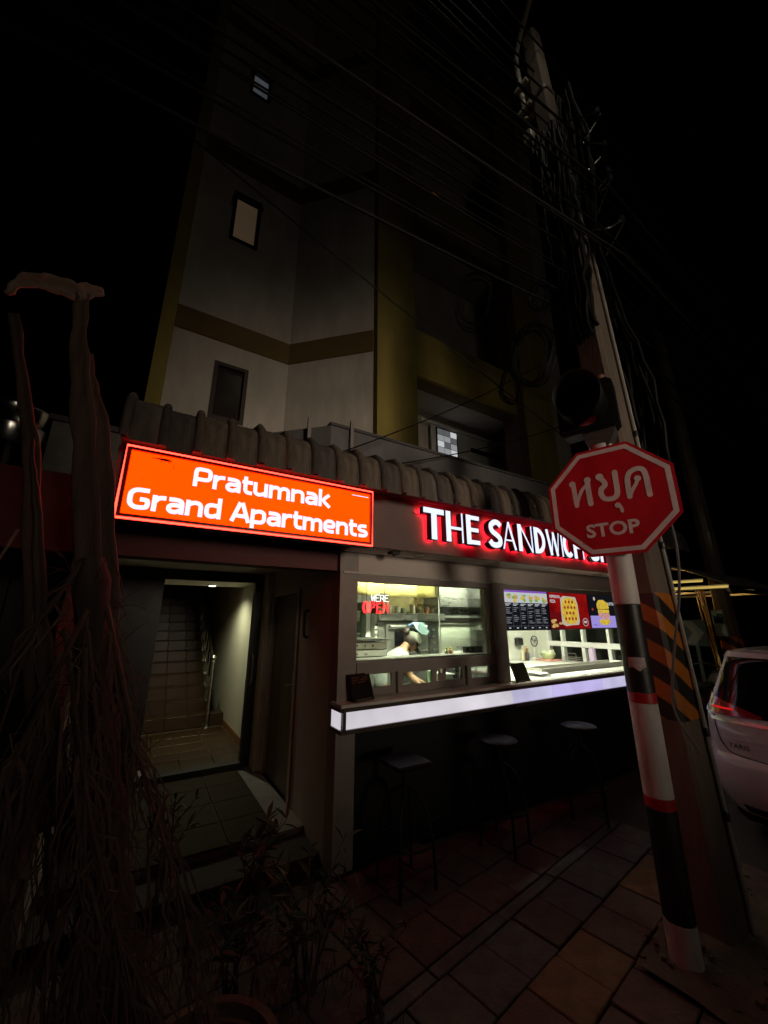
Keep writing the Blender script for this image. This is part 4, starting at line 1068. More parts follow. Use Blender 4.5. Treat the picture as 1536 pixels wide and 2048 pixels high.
fp = thing('far_utility_pole', (8.6, 2.85, 0), 'distant utility pole with orange-lit cables and a meter box', 'pole')
m = MB(); m.tube([(8.7, 2.80, 0), (8.7, 2.86, 8)], [.15, .09], 8); m.build('shaft', M_pole, fp)
pz = MB(); pz.tube([(8.7, 2.806, .5), (8.7, 2.813, 1.45)], .158, 8, caps=False); pz.build('hazard_wrap', wrapm, fp)
M_oc = pm('tan_cable_sheath', (.55, .30, .08), .5, var=.3, scale=20)
for i in range(5):
    m = MB(); m.tube(smooth_poly([(8.5-.02*i, 2.98+.022*i, 2.25), (8.5, 2.98+.018*i+.03*math.sin(i*2), 1.7), (8.5, 2.95+.022*i+.02*math.cos(i), 1.1), (8.5, 2.90+.03*i, .3)], 6), .012, 6); m.build('cable', M_oc, fp, smooth=True)
mb_ = B('meter_box', pm('grey_green_meter', (.30, .34, .30), .4), fp, (8.42, 8.52, 2.74, 2.92, 1.45, 1.88), bev=.01)
B('meter_window', M_cglass, mb_, (8.408, 8.419, 2.77, 2.89, 1.66, 1.82))
cs = thing('chevron_sign', (7.9, 3.05, 1.2), 'dim chevron road sign behind the striped pole', 'sign')
B('plate', M_blackmatte, cs, (8.0, 8.015, 2.88, 3.25, 1.3, 1.72)); B('post', M_blackmatte, cs, (8.02, 8.06, 3.04, 3.09, 0, 1.7))
m = MB(); m.prism([(2.92, 1.51), (3.06, 1.70), (3.22, 1.70), (3.08, 1.51), (3.22, 1.32), (3.06, 1.32)], lambda a, b, d: (7.999-d, a, b), .0, .003); m.build('chevron', pm('faded_chevron', (.07, .05, .045), .7), cs)

# ================================================================== STOOLS
def stool(x, y, square, lab, rz=0.0):
    s = thing('bar_stool', (x, y, 0), lab, 'stool', 'stools along the counter')
    sz = .74
    m = MB()
    if square: m.bev(x-.15, x+.15, y-.15, y+.15, sz-.03, sz, b=.012)
    else: m.lathe((x, y, sz), [(0, -.03), (.135, -.03), (.155, -.018), (.158, 0), (.145, .008), (0, .010)], 30)
    m.build('seat', pm('worn_metal_seat', (.008, .008, .009), .5, var=.3, spec=.18), s, smooth=True, angle=40)
    M_leg = pm('dark_steel_leg', (.015, .015, .016), .45, spec=.3)
    m = MB(); m.lathe((x, y, 0), [(.018, .52), (.018, sz-.032)], 12); m.build('stem', M_leg, s, smooth=True)
    for a in (rz+R(45), rz+R(135)):
        c, sn = math.cos(a), math.sin(a)
        pts = smooth_poly([(x-.20*c, y-.20*sn, 0.0), (x-.185*c, y-.185*sn, .3), (x-.12*c, y-.12*sn, .50), (x, y, .575), (x+.12*c, y+.12*sn, .50), (x+.185*c, y+.185*sn, .3), (x+.20*c, y+.20*sn, 0.0)], 6)
        m = MB(); m.tube(pts, .011, 8); m.build('leg', M_leg, s, smooth=True)
    m = MB(); m.tube([(x+.188*math.cos(2*math.pi*i/28), y+.188*math.sin(2*math.pi*i/28), .26) for i in range(29)], .008, 6); m.build('foot_ring', M_leg, s, smooth=True)
stool(1.78, 2.62, True, 'square-topped stool at the left end of the counter')
stool(2.72, 2.60, False, 'round-topped stool in the middle under the counter', .3)
stool(3.72, 2.52, False, 'round-topped stool nearest the banded sign post', .6)

# ================================================================== COUNTER DISPLAYS AND WINDOW SIGNS
def menu_card(x0, x1, y0, y1, zt, lab, warm):
    t = thing('menu_stand', ((x0+x1)/2, (y0+y1)/2, 1.1), lab, 'menu stand')
    a = Vector((x0, y0, 1.102)); b = Vector((x1, y1, 1.102)); up = Vector((-.02, .055, zt-1.102)); u = (b-a)
    n = u.cross(up).normalized()
    c = a + u/2 + up/2
    m = MB(); m.obox(c, u/2, up/2, n*.006); bd = m.build('board', pm('menu_black', (.02, .014, .012), .35), t)
    m = MB(); m.obox(a+u/2+Vector((0, .05, .006)), u/2, Vector((0, .05, 0)), Vector((0, 0, .004))); m.build('foot', M_black, t)
    m = MB()
    for r in range(3 if warm else 0):
        for k in range(6):
            if (r+k) % 4 == 3: continue
            p = a + u*(.14+.13*k) + up*(.86-.09*r) + n*.0075
            m.obox(p, u*.045, up*.022, n*.0008)
    if m.v: m.build('print', pm('menu_orange_print', (.20, .07, .015), .6), bd)
    m = MB()
    for k in range(7):
        p = a + u*(.14+.12*k) + up*.06 + n*.0075; m.obox(p, u*.03, up*.025, n*.0008)
    m.build('print', pm('menu_grey_print', (.22, .20, .19), .6), bd)
    return t
menu_card(1.475, 1.685, 2.845, 2.905, 1.295, 'dark folding menu board standing on the left end of the counter', True)
menu_card(3.315, 3.565, 2.86, 2.90, 1.275, 'plain black menu board standing on the counter below the menu screens', False)

# three menu screens hung in the right opening
def screen(x0, x1, lab, face):
    t = thing('menu_screen', ((x0+x1)/2, 2.98, 1.6), lab, 'screen')
    B('housing', M_black, t, (x0, x1, 2.965, 3.01, 1.598, 2.05), bev=.004)
    return t
def disc(m, cx, cz, rx, rz, fn, d, n=20): m.prism([(cx+rx*math.cos(2*math.pi*i/n), cz+rz*math.sin(2*math.pi*i/n)) for i in range(n)], fn, d, d+.0008)
def rect(m, x0, x1, z0, z1, fn, d): m.prism([(x0, z0), (x1, z0), (x1, z1), (x0, z1)], fn, d, d+.0008)
E_white = em('screen_white', (.75, .78, .80), .65); E_cream = em('screen_cream', (.80, .68, .52), .62); E_red = em('screen_red', (.22, .004, .004), 1.0, var=.45, scale=5)
E_purple = em('screen_purple', (.24, .09, .50), .9); E_lilac = em('screen_lilac', (.32, .26, .66), 1.0); E_black = em('screen_black', (.006, .006, .010), 1.0)
E_yel = em('screen_yellow', (.80, .55, .06), .75, var=.2, scale=20); E_dred = em('screen_pepperoni', (.32, .04, .02), 1.0); E_tan = em('screen_tan', (.55, .36, .12), .9, var=.3, scale=25); E_pink = em('screen_ham', (.60, .30, .28), .9, var=.4, scale=40)
E_green = em('screen_green', (.20, .40, .08), .9); E_grey = em('screen_grey', (.25, .26, .28), .6); E_dkred = em('screen_dark_red', (.12, .004, .006), 1.0)
sf = facade(2.9645)
def sub(par, mt, name='image'):
    return lambda fill: None
X0, X1 = 3.325, 4.085
t = screen(X0, X1, 'black menu screen with a purple header and sandwich price columns', None)
m = MB(); rect(m, X0+.012, X1-.012, 1.61, 2.04, sf, 0); m.build('display', E_black, t)
m = MB(); rect(m, X0+.012, X1-.012, 2.008, 2.04, sf, .001); m.build('header_bar', E_purple, t)
m = MB(); rect(m, X0+.012, X1-.012, 1.895, 2.008, sf, .001); m.build('picture_strip', E_white, t)
pics = [MB(), MB(), MB()]
for k in range(6):
    cx = X0+.075+k*.122
    for j in range(4):
        disc(pics[(k+j) % 3], cx+random.uniform(-.03, .03), 1.945+random.uniform(-.028, .03), random.uniform(.018, .036), random.uniform(.012, .026), sf, .002+.0009*j+.0001*k, 12)
for mm, mt in zip(pics, (E_tan, E_yel, E_green)): mm.build('sandwich_picture', mt, t)
m = MB(); m2 = MB()
for k in range(6):
    x = X0+.03+k*.122
    rect(m, x, x+.085, 1.876, 1.884, sf, .001); rect(m, x, x+.055, 1.862, 1.870, sf, .001)
    for r in range(9):
        if (r+k) % 5 == 4: continue
        rect(m2, x, x+random.uniform(.045, .09), 1.835-r*.019-(.008 if r > 3 else 0), 1.844-r*.019-(.008 if r > 3 else 0), sf, .001)
    rect(m, x+.03, x+.062, 1.622, 1.632, sf, .001)
    if k: rect(m2, x-.018, x-.0165, 1.615, 1.885, sf, .001)
rect(m2, X0+.02, X1-.02, 1.646, 1.648, sf, .0022)
m.build('headings', E_white, t); m2.build('small_print', E_grey, t)
X0, X1 = 4.09, 4.885
t = screen(X0, X1, 'red menu screen showing a rectangular pepperoni pizza', None)
m = MB(); rect(m, X0+.008, X1-.008, 1.61, 2.04, sf, 0); m.build('display', E_red, t)
m = MB(); rect(m, X0+.008, X0+.26, 1.61, 1.80, sf, .0006); m.build('dark_corner', E_dkred, t)
m = MB(); m.prism([(X0+.22, 1.665), (X0+.30, 1.64), (X0+.40, 1.65), (X0+.55, 1.655), (X0+.575, 1.70), (X0+.57, 1.90), (X0+.54, 1.985), (X0+.45, 1.99), (X0+.30, 1.995), (X0+.235, 1.97), (X0+.225, 1.8)], sf, .001, .0018); m.build('paper', E_cream, t)
m = MB(); m.prism([(X0+.40+.155*math.copysign(abs(math.cos(a))**.7, math.cos(a)), 1.82+.155*math.copysign(abs(math.sin(a))**.7, math.sin(a))) for a in [2*math.pi*i/32 for i in range(32)]], sf, .002, .0028); m.build('pizza', E_yel, t)
m = MB(); kk = 0
for r in range(4):
    for c in range(4 if r % 2 else 3):
        disc(m, X0+.30+c*.066+(0 if r % 2 else .03), 1.925-r*.066, .020, .020, sf, .003+.0001*kk, 12); kk += 1
m.build('pepperoni', E_dred, t)
m = MB()
for j in range(9): disc(m, X0+.09+random.uniform(-.05, .10), 1.655+random.uniform(-.03, .06), .035, .014, sf, .0015+.0009*j, 10)
m.build('dough', E_tan, t)
m = MB(); text_mesh(m, 'PEPPERONI', sf, X0+.035, X0+.225, 1.965, 2.0, .0022, bold=.03); text_mesh(m, 'PIZZA', sf, X0+.035, X0+.135, 1.91, 1.945, .0022, bold=.03); m.build('lettering', E_white, t)
m = MB(); stroke(m, arc(X1-.10, 1.685, .055, .045, 0, 355, 24), .006, sf, .001, .0018); rect(m, X1-.13, X1-.07, 1.675, 1.70, sf, .001); m.build('price_badge', E_white, t)
X0, X1 = 4.89, 5.64
t = screen(X0, X1, 'black and lilac menu screen showing a stacked meat sandwich', None)
m = MB(); rect(m, X0+.008, X1-.008, 1.61, 2.04, sf, 0); m.build('display', E_black, t)
m = MB(); rect(m, X0+.02, X1-.008, 1.615, 1.765, sf, .001); m.build('table_colour', E_lilac, t)
bx = X0+.33
m = MB(); m.prism([(bx-.145, 1.86), (bx-.14, 1.92), (bx-.09, 1.965), (bx+.02, 1.97), (bx+.11, 1.93), (bx+.135, 1.87), (bx+.12, 1.855), (bx-.12, 1.85)], sf, .002, .0028); rect(m, bx-.13, bx+.125, 1.80, 1.845, sf, .002)
m.prism([(bx-.12, 1.68), (bx-.07, 1.65), (bx+.06, 1.65), (bx+.13, 1.69), (bx+.12, 1.72), (bx-.12, 1.72)], sf, .002, .0028); m.build('bun', E_yel, t)
m = MB()
for j in range(10): disc(m, bx+random.uniform(-.12, .14), 1.755+random.uniform(-.03, .03), .05, .022, sf, .003+.0009*j, 12)
m.build('meat', E_pink, t)
m = MB(); text_mesh(m, 'PASTRAMI', sf, X0+.40, X0+.70, 1.90, 1.94, .0022, bold=.03); m.build('lettering', E_white, t)
m = MB(); disc(m, X0+.15, 1.98, .022, .024, sf, .001, 14); m.build('onion', E_cream, t)
m = MB(); disc(m, X0+.085, 1.845, .018, .018, sf, .001, 14); m.build('tomato', E_dred, t)
m = MB(); rect(m, X0+.06, X0+.20, 1.64, 1.645, sf, .002); rect(m, X0+.06, X0+.14, 1.655, 1.662, sf, .002); m.build('small_print', E_purple, t)
B('screen_rail', M_white, shop, (3.312, XE-.142, 3.012, 3.03, 2.045, 2.075))

# neon WE'RE OPEN
nn = thing('neon_open_sign', (1.80, 3.08, 1.75), 'small white and red neon open sign hanging in the left window', 'neon sign')
nf = facade(3.09)
E_nw = em('white_neon', (1.0, .96, 1.0), 2.4); E_nr = em('red_neon_open', (7.0, .16, .22), 1.0)
def neon(txt, x0, x1, z0, z1, mt, wdt, nm):
    base = {'W': [[(0, 1), (.22, 0), (.5, .8), (.78, 0), (1, 1)]], 'E': [[(1, 1), (0, 1), (0, 0), (1, 0)], [(0, .52), (.8, .52)]], 'R': [[(0, 0), (0, 1), (.8, .95), (.9, .7), (.7, .5), (0, .5)], [(.5, .5), (1, 0)]],
            'O': [arc(.5, .5, .5, .5, 0, 360, 18)], 'P': [[(0, 0), (0, 1), (.8, .95), (.95, .72), (.75, .48), (0, .45)]], 'N': [[(0, 0), (0, 1), (1, 0), (1, 1)]], "'": [[(.5, 1), (.3, .75)]]}
    n = len(txt); cw = (x1-x0)/n; m = MB()
    for i, ch in enumerate(txt):
        for pl in base[ch]:
            for (off, k) in ((0, 1.0), (1, .62)) if mt is E_nr else ((0, 1.0),):
                pp = [(x0+cw*i+cw*.10+cw*.8*(.5+(p[0]-.5)*k), 3.085, z0+(z1-z0)*(.5+(p[1]-.5)*(k*1.05 if off else 1))) for p in pl]
                m.tube(pp, wdt, 6)
    m.build(nm, mt, nn, smooth=True)
neon("WERE", 1.752, 1.945, 1.872, 1.928, E_nw, .0032, 'white_tube'); neon('OPEN', 1.665, 1.945, 1.768, 1.868, E_nr, .0022, 'red_tube')
m = MB(); m.tube([(1.846, 3.085, 1.955), (1.842, 3.085, 1.94)], .004, 6); m.build('white_tube', E_nw, nn)
m = MB(); m.tube([(1.71, 3.09, 1.87), (1.71, 3.09, 2.45)], .0022, 5); m.tube([(1.90, 3.09, 1.93), (1.90, 3.09, 2.45)], .0022, 5); m.build('hanging_wire', M_black, nn)
B('backing', glassmat('clear_acrylic', (.9, .9, .9), .5), nn, (1.655, 1.955, 3.093, 3.097, 1.76, 1.945))
# unlit OPEN 24 HOURS sign
o24 = thing('open_hours_sign', (2.9, 3.09, 1.77), 'unlit black OPEN 24 HOURS letters hanging in the right of the window', 'sign')
m = MB(); text_mesh(m, 'OPEN 24 HOURS', facade(3.09), 2.655, 3.055, 1.768, 1.826, .0, bold=.01, extr=.006)
m.build('lettering', M_black, o24)
m = MB(); m.tube([(2.985, 3.09, 1.82), (2.985, 3.09, 2.45)], .0022, 5); m.tube([(3.0, 3.09, 1.25), (3.0, 3.09, 1.77)], .0022, 5); m.build('hanging_wire', M_steel_dull, o24)
# ================================================================== KITCHEN
def simple(name, loc, lab, cat, group=None): return thing(name, loc, lab, cat, group)
# greasy yellow canopy over the oven
yh = simple('oven_canopy', (2.6, 4.2, 2.0), 'grease-yellowed canopy above the pizza oven', 'canopy')
M_yel = pm('yellowed_sheet', (.47, .39, .14), .5, var=.25, scale=3, bump=.1, bscale=12)
m = MB(); P = []
for i in range(25):
    x = 1.70+i*.06; P.append([(x, 3.90, 2.40), (x, 3.895+.01*math.sin(i*.9), 2.15), (x, 3.89+.012*math.sin(i*1.3), 1.985+.014*math.sin(i*.55)-.02*(1 if 10 < i < 16 else 0))])
m.grid(P); o = m.build('front_sheet', M_yel, yh, smooth=True, angle=180); o.modifiers.new('t', 'SOLIDIFY').thickness = .006
B('duct_box', M_yel, yh, (2.62, 3.11, 4.30, 4.88, 1.80, 2.38), bev=.006); B('duct_box', pm('oily_brown_sheet', (.30, .20, .05), .45, var=.3, scale=4), yh, (3.112, 3.36, 4.42, 4.88, 1.80, 2.38))
# pizza oven
ov = simple('pizza_oven', (3.0, 4.5, .1), 'stainless steel deck pizza oven against the kitchen wall', 'oven')
B('body', M_steel_dull, ov, (2.50, 3.45, 4.22, 4.88, .95, 1.70), bev=.008)
B('top_lip', M_steel, ov, (2.48, 3.50, 4.14, 4.88, 1.705, 1.795), bev=.006)
for i, z in enumerate((1.27, .97)):
    d = B('oven_door', M_steel_dull, ov, (2.60, 3.24, 4.19, 4.218, z, z+.40 if i == 0 else z+.27), bev=.006)
    B('window', M_cglass, d, (2.72, 3.06, 4.182, 4.189, z+.13, z+.31 if i == 0 else z+.22)); B('window_rim', M_steel, d, (2.70, 3.08, 4.184, 4.1895, z+.11, z+.128), (2.70, 3.08, 4.184, 4.1895, z+.312, z+.33))
    m = MB(); m.tube([(2.64, 4.19, z+.365), (2.64, 4.15, z+.365), (3.20, 4.15, z+.365), (3.20, 4.19, z+.365)], .013, 8); m.build('handle', M_steel, d, smooth=True)
pn = B('control_panel', M_black, ov, (3.26, 3.42, 4.205, 4.218, 1.0, 1.67))
for k in range(7):
    m = MB(); m.lathe((3.34, 4.20, 1.08+k*.085), [(.0, -.016), (.016, -.014), (.018, .004)], 12, axis='y'); m.build('knob', M_steel_dull, pn, smooth=True)
for x in (2.54, 3.41):
    for y in (4.27, 4.83): B('leg', M_steel, ov, (x-.02, x+.02, y-.02, y+.02, .10, .95))
B('shelf', M_steel, ov, (2.52, 3.43, 4.25, 4.86, .40, .43))
# glass-door cooler
fr_ = simple('display_cooler', (2.2, 4.6, .1), 'white upright cooler with wire shelves at the left of the kitchen', 'cooler')
B('cabinet', M_white, fr_, (1.75, 2.44, 4.30, 4.34, .12, .30), (1.75, 1.80, 4.30, 4.88, .30, 1.92), (2.38, 2.44, 4.30, 4.88, .30, 1.92), (1.80, 2.38, 4.84, 4.88, .30, 1.92), (1.75, 2.44, 4.30, 4.88, 1.921, 2.01))
s0 = B('shelf', M_white, fr_, (1.80, 2.38, 4.36, 4.83, .55, .565))
for k in range(1, 5): share(s0, fr_, (0, 0, k*.28))
M_food = [pm('chilled_food_a', (.45, .52, .42), .6, var=.5, scale=14), pm('chilled_food_b', (.62, .60, .5), .6, var=.4, scale=14), pm('chilled_food_c', (.25, .30, .26), .6, var=.4, scale=14)]
kk = 0
for k in range(5):
    for j in range(4):
        h_ = random.uniform(.08, .17); x = 1.82+j*.138
        t = simple('food_tub', (x+.06, 4.5, .566+k*.28), 'tub of chilled food on a shelf of the white cooler', 'tub', 'tubs in the cooler')
        m = MB(); m.bev(x, x+.12, 4.40, 4.6, .567+k*.28, .567+k*.28+h_, b=.012); m.build('tub', M_food[kk % 3], t); kk += 1
        B('lid', M_white, t, (x-.003, x+.123, 4.395, 4.605, .568+k*.28+h_, .58+k*.28+h_))
B('glass_door', M_glass, fr_, (1.80, 2.38, 4.305, 4.31, .30, 1.92))
vs_ = B('side_panel', M_frame_lt, fr_, (2.455, 2.488, 4.22, 4.6, .9, 1.79))
for k in range(9): B('vent_slot', M_blackmatte, vs_, (2.46, 2.482, 4.214, 4.219, 1.20+k*.055, 1.225+k*.055))
# box rack with flat pizza boxes
rk = simple('box_rack', (2.0, 3.75, .1), 'steel rack carrying flat pizza boxes inside the left window', 'rack')
B('top_plate', M_steel, rk, (1.60, 2.25, 3.55, 4.0, 1.505, 1.525)); B('shelf', M_steel, rk, (1.60, 2.25, 3.55, 4.0, 1.20, 1.215)); B('post', M_steel, rk, (1.60, 1.62, 3.97, 4.0, .1, 1.505), (2.23, 2.25, 3.97, 4.0, .1, 1.505), (1.60, 1.62, 3.55, 3.57, .1, 1.2), (2.23, 2.25, 3.55, 3.57, .1, 1.2))
M_box = pm('white_pizza_box', (.70, .70, .64), .7, var=.06)
for k in range(4):
    z = 1.217+k*.071; lab = ['lowest', 'second lowest', 'second highest', 'topmost'][k] + ' white printed pizza box in the rack by the left window'
    t = simple('pizza_box', (1.93, 3.75, z), lab, 'box', 'pizza boxes in the rack')
    B('carton', M_box, t, (1.63, 2.22, 3.56, 3.96, z, z+.060), bev=.003)
    m = MB()
    for j in range(random.randint(3, 6)):
        x = 1.70+j*.085; w = random.uniform(.01, .035); rect(m, x, x+w, z+.018, z+.018+random.uniform(.01, .028), facade(3.5595), .0)
    m.build('print', pm('box_ink', (.12, .10, .09), .7), t)
# extraction hood
hd_ = simple('extraction_hood', (4.1, 4.5, 1.7), 'stainless extraction hood with baffle filters on the back wall', 'hood')
m = MB(); x0, x1 = 3.38, 4.84
m.box(x0, x1, 4.10, 4.115, 1.885, 2.0)
for xx in (x0, x1-.012): m.prism([(4.116, 2.0), (4.116, 1.885), (4.80, 1.69), (4.88, 1.665), (4.88, 2.0)], lambda a, b, d: (d, a, b), xx, xx+.012)
m.box(x0, x1, 4.10, 4.88, 2.001, 2.015); m.build('shell', M_steel, hd_)
B('bottom_gutter', M_steel, hd_, (x0, x1, 4.80, 4.879, 1.655, 1.685)); B('upper_panel', pm('hood_panel', (.20, .205, .19), .5, metal=.4), hd_, (x0, x1, 4.12, 4.88, 2.016, 2.40))
b0 = MB(); 
dv = Vector((0, .68, -.195)); nn_ = Vector((0, .195, .68)).normalized()
b0.obox(Vector((x0+.04, 4.46, 1.80)), Vector((.014, 0, 0)), dv*.5, nn_*.008); b0 = b0.build('baffle', M_steel, hd_)
for k in range(1, 29): share(b0, hd_, (k*.05, 0, 0))
m = MB(); m.obox(Vector(((x0+x1)/2, 4.46, 1.835)), Vector(((x1-x0)/2-.02, 0, 0)), dv*.5, nn_*.003); m.build('filter_backing', M_blackmatte, hd_)
hlm = thing('hood_lamp', (4.1, 4.72, 1.66), 'bright tube lamp under the back edge of the extraction hood', 'lamp')
MB().tube([(3.5, 4.72, 1.70), (4.72, 4.72, 1.70)], .011, 8).build('tube', em('hood_tube_glow', (.95, 1.0, .70), 44), hlm, smooth=True)
B('lip', M_steel, hlm, (3.46, 4.76, 4.668, 4.676, 1.662, 1.745))  # added plate that screens the bare tube from view
B('holder', M_steel, hlm, (3.46, 3.495, 4.70, 4.74, 1.655, 1.70), (4.725, 4.76, 4.70, 4.74, 1.655, 1.70))
# wall shelf with jars
sh_ = simple('wall_shelf', (5.0, 4.8, 1.33), 'small white wall shelf holding spice jars beside the extraction hood', 'shelf')
B('board', M_white, sh_, (4.80, 5.20, 4.74, 4.898, 1.36, 1.38)); B('bracket', M_steel_dull, sh_, (4.80, 4.815, 4.74, 4.898, 1.31, 1.56), (5.18, 5.195, 4.80, 4.898, 1.31, 1.36))
for k, (mt, h_, nm) in enumerate(((pm('red_spice', (.22, .06, .04), .5), .12, 'red'), (pm('dark_spice', (.06, .04, .035), .5), .13, 'dark brown'), (pm('pale_spice', (.6, .55, .42), .5), .10, 'cream'), (M_white, .07, 'white'), (M_black, .06, 'black'))):
    x = 4.85+k*.07; t = simple('spice_jar', (x, 4.81, 1.38), nm + ' spice jar on the small wall shelf', 'jar', 'spice jars')
    m = MB(); m.lathe((x, 4.81, 1.381), [(.024, 0), (.026, .01), (.026, h_-.015), (.02, h_)], 14); m.build('jar', mt, t, smooth=True)
    m = MB(); m.lathe((x, 4.81, 1.382+h_), [(.022, 0), (.022, .02)], 14); m.build('lid', M_black, t, smooth=True)
# clear acrylic screen edge-on, with pale edge strip
ac = simple('acrylic_screen', (2.68, 3.32, 1.39), 'clear upright acrylic screen with a pale edge between oven and window', 'screen')
B('sheet', glassmat('acrylic', (.97, .98, .95), .5), ac, (2.655, 2.66, 3.24, 3.62, 1.2, 2.10)); B('edge_strip', M_frame_lt, ac, (2.652, 2.663, 3.225, 3.238, 1.2, 2.10))
# four black cups and two sauce bottles on the transom sill
for k in range(4):
    x = 2.90+k*.083; t = simple('black_cup', (x, 3.12, 1.386), ['leftmost', 'second from left', 'third from left', 'rightmost'][k] + ' square black cup in the row on the window ledge', 'cup', 'black cups on the ledge')
    m = MB(); 
    for (z0, z1, a, b) in ((1.387, 1.445, .024, .028),):
        m.add([(x-a, 3.12-a, z0), (x+a, 3.12-a, z0), (x+a, 3.12+a, z0), (x-a, 3.12+a, z0), (x-b, 3.12-b, z1), (x+b, 3.12-b, z1), (x+b, 3.12+b, z1), (x-b, 3.12+b, z1)], [(0, 3, 2, 1), (0, 1, 5, 4), (1, 2, 6, 5), (2, 3, 7, 6), (3, 0, 4, 7)])
    o = m.build('cup', M_blackmatte, t); o.modifiers.new('t', 'SOLIDIFY').thickness = .003
    B('handle', M_blackmatte, t, (x+.03, x+.042, 3.115, 3.125, 1.40, 1.43))
for k, (x, c, nm) in enumerate(((2.645, (.35, .40, .08), 'green'), (2.70, (.75, .50, .05), 'yellow'))):
    t = simple('sauce_bottle', (x, 3.13, 1.386), 'small ' + nm + '-capped sauce bottle on the window ledge', 'bottle')
    m = MB(); m.lathe((x, 3.13, 1.387), [(.018, 0), (.02, .005), (.02, .03), (.010, .04)], 14); m.build('bottle', pm('sauce_body%d' % k, (.55, .30, .12) if k else (.6, .55, .35), .4), t, smooth=True)
    m = MB(); m.lathe((x, 3.13, 1.428), [(.014, 0), (.012, .014), (.004, .02)], 12); m.build('cap', pm('sauce_cap%d' % k, c, .4), t, smooth=True)
# light-blue dustpan hung on the oven
dp = simple('dustpan', (3.05, 4.1, 1.6), 'light blue plastic scoop hanging in front of the oven', 'scoop')
M_blue = pm('light_blue_plastic', (.40, .60, .64), .4, var=.06)
m = MB(); m.prism([(2.93, 1.685), (3.10, 1.685), (3.19, 1.57), (3.16, 1.535), (3.08, 1.535), (2.99, 1.60)], facade(4.12), 0, .02)
m.build('pan', M_blue, dp); m = MB(); m.tube([(2.94, 4.10, 1.672), (2.86, 4.10, 1.64)], .012, 8); m.build('grip', pm('navy_plastic', (.05, .10, .22), .4), dp, smooth=True)
# clutter on top of the oven and along the back
for k in range(8):
    x = 2.56+k*.115; h_ = random.choice((.05, .07, .09)); c = random.choice(((.55, .5, .4), (.2, .12, .08), (.6, .58, .5), (.35, .1, .06), (.15, .2, .12)))
    nm = ['cream', 'brown', 'white', 'red', 'green', 'pale', 'dark', 'tan'][k]
    t = simple('oven_top_tin', (x, 4.5, 1.795), nm + ' tin in the row standing on top of the pizza oven', 'tin', 'tins on the oven')
    if k > 5: x += .0
    m = MB(); m.lathe((x, 4.22+.03*(k % 2), 1.797), [(.035, 0), (.036, .005), (.036, h_), (.030, h_+.004)], 14); m.build('tin', pm('tin_%d' % k, c, .4), t, smooth=True)
    m = MB(); m.lathe((x, 4.22+.03*(k % 2), 1.802+h_), [(.033, 0), (.033, .008), (0, .009)], 14); m.build('lid', M_steel_dull, t, smooth=True)
for k in range(6):
    x = 4.42+k*.16; t = simple('hanging_ladle', (x, 4.85, 1.3), ['first', 'second', 'third', 'fourth', 'fifth', 'sixth'][k] + ' ladle from the left on the kitchen wall rail', 'ladle', 'ladles on the rail')
    m = MB(); m.tube([(x, 4.872, 1.30), (x+.01, 4.87, 1.14)], .004, 6); m.build('handle', M_steel_dull, t, smooth=True)
    m = MB(); m.lathe((x+.01, 4.865, 1.12), [(0, -.02), (.025, -.008), (.03, .012), (.026, .012), (0, -.012)], 12); m.build('cup', M_steel_dull, t, smooth=True)
rl_ = simple('wall_rail', (4.8, 4.88, 1.3), 'thin steel utensil rail on the kitchen back wall', 'rail')
m = MB(); m.tube([(4.35, 4.878, 1.305), (5.35, 4.878, 1.305)], .006, 8); m.build('bar', M_steel, rl_, smooth=True); B('fixing', M_steel, rl_, (4.36, 4.38, 4.876, 4.899, 1.295, 1.315), (5.32, 5.34, 4.876, 4.899, 1.295, 1.315))
# prep table under the window and work surface to the right
tb = simple('prep_table', (2.6, 3.7, .1), 'steel prep table with inset bins where the worker stands', 'table')
B('top', M_steel, tb, (2.62, 3.9, 3.45, 3.90, .93, .955), bev=.004); B('shelf', M_steel_dull, tb, (2.66, 3.86, 3.48, 3.87, .4, .42))
for x in (2.66, 3.86):
    for y in (3.49, 3.86): B('leg', M_steel, tb, (x-.015, x+.015, y-.015, y+.015, .1, .93))
for k, (x, mt, lab) in enumerate(((2.92, M_white, 'white food bin on the prep table in front of the worker'), (3.12, M_black, 'black food bin on the prep table beside the white one'))):
    t = simple('food_bin', (x+.08, 3.68, .955), lab, 'bin')
    m = MB(); m.bev(x, x+.17, 3.55, 3.80, .957, 1.20 if k else 1.12, b=.012); m.build('tub', mt, t); B('rim', mt, t, (x-.008, x+.178, 3.542, 3.808, 1.121 if not k else 1.201, 1.135 if not k else 1.215))
for k in range(7):   # utensils behind the right-hand sashes
    x = 2.95+k*.045; nm = ['tongs', 'ladle', 'spatula', 'whisk', 'long spoon', 'skimmer', 'flat turner'][k]
    t = simple('kitchen_utensil', (x, 3.30, 1.1), 'steel ' + nm + ' standing behind the right-hand sliding sash', 'utensil', 'utensils behind the sash')
    m = MB(); lean = random.uniform(-.06, .06); m.tube([(x, 3.30, 1.105), (x+lean, 3.31, 1.27)], .005, 6); m.build('handle', M_steel, t, smooth=True)
    m = MB(); m.lathe((x+lean, 3.31, 1.27), [(0, 0), (.016, .01), (.018, .03), (.008, .045), (0, .047)], 10); m.build('head', M_steel, t, smooth=True)
bk = simple('menu_folder', (2.73, 3.3, 1.1), 'dark maroon folder leaning behind the middle sliding sash', 'folder')
m = MB(); m.obox((2.70, 3.28, 1.19), (.05, 0, .0), (.02, .01, .085), (0, .006, 0)); m.build('cover', pm('maroon', (.06, .02, .022), .5), bk)
m = MB(); m.obox((2.703, 3.29, 1.19), (.046, 0, 0), (.02, .01, .08), (0, .003, 0)); m.build('pages', M_white, bk)
gb = simple('green_cup', (2.52, 3.25, 1.1), 'tall pale green cup behind the middle sliding sash', 'cup')
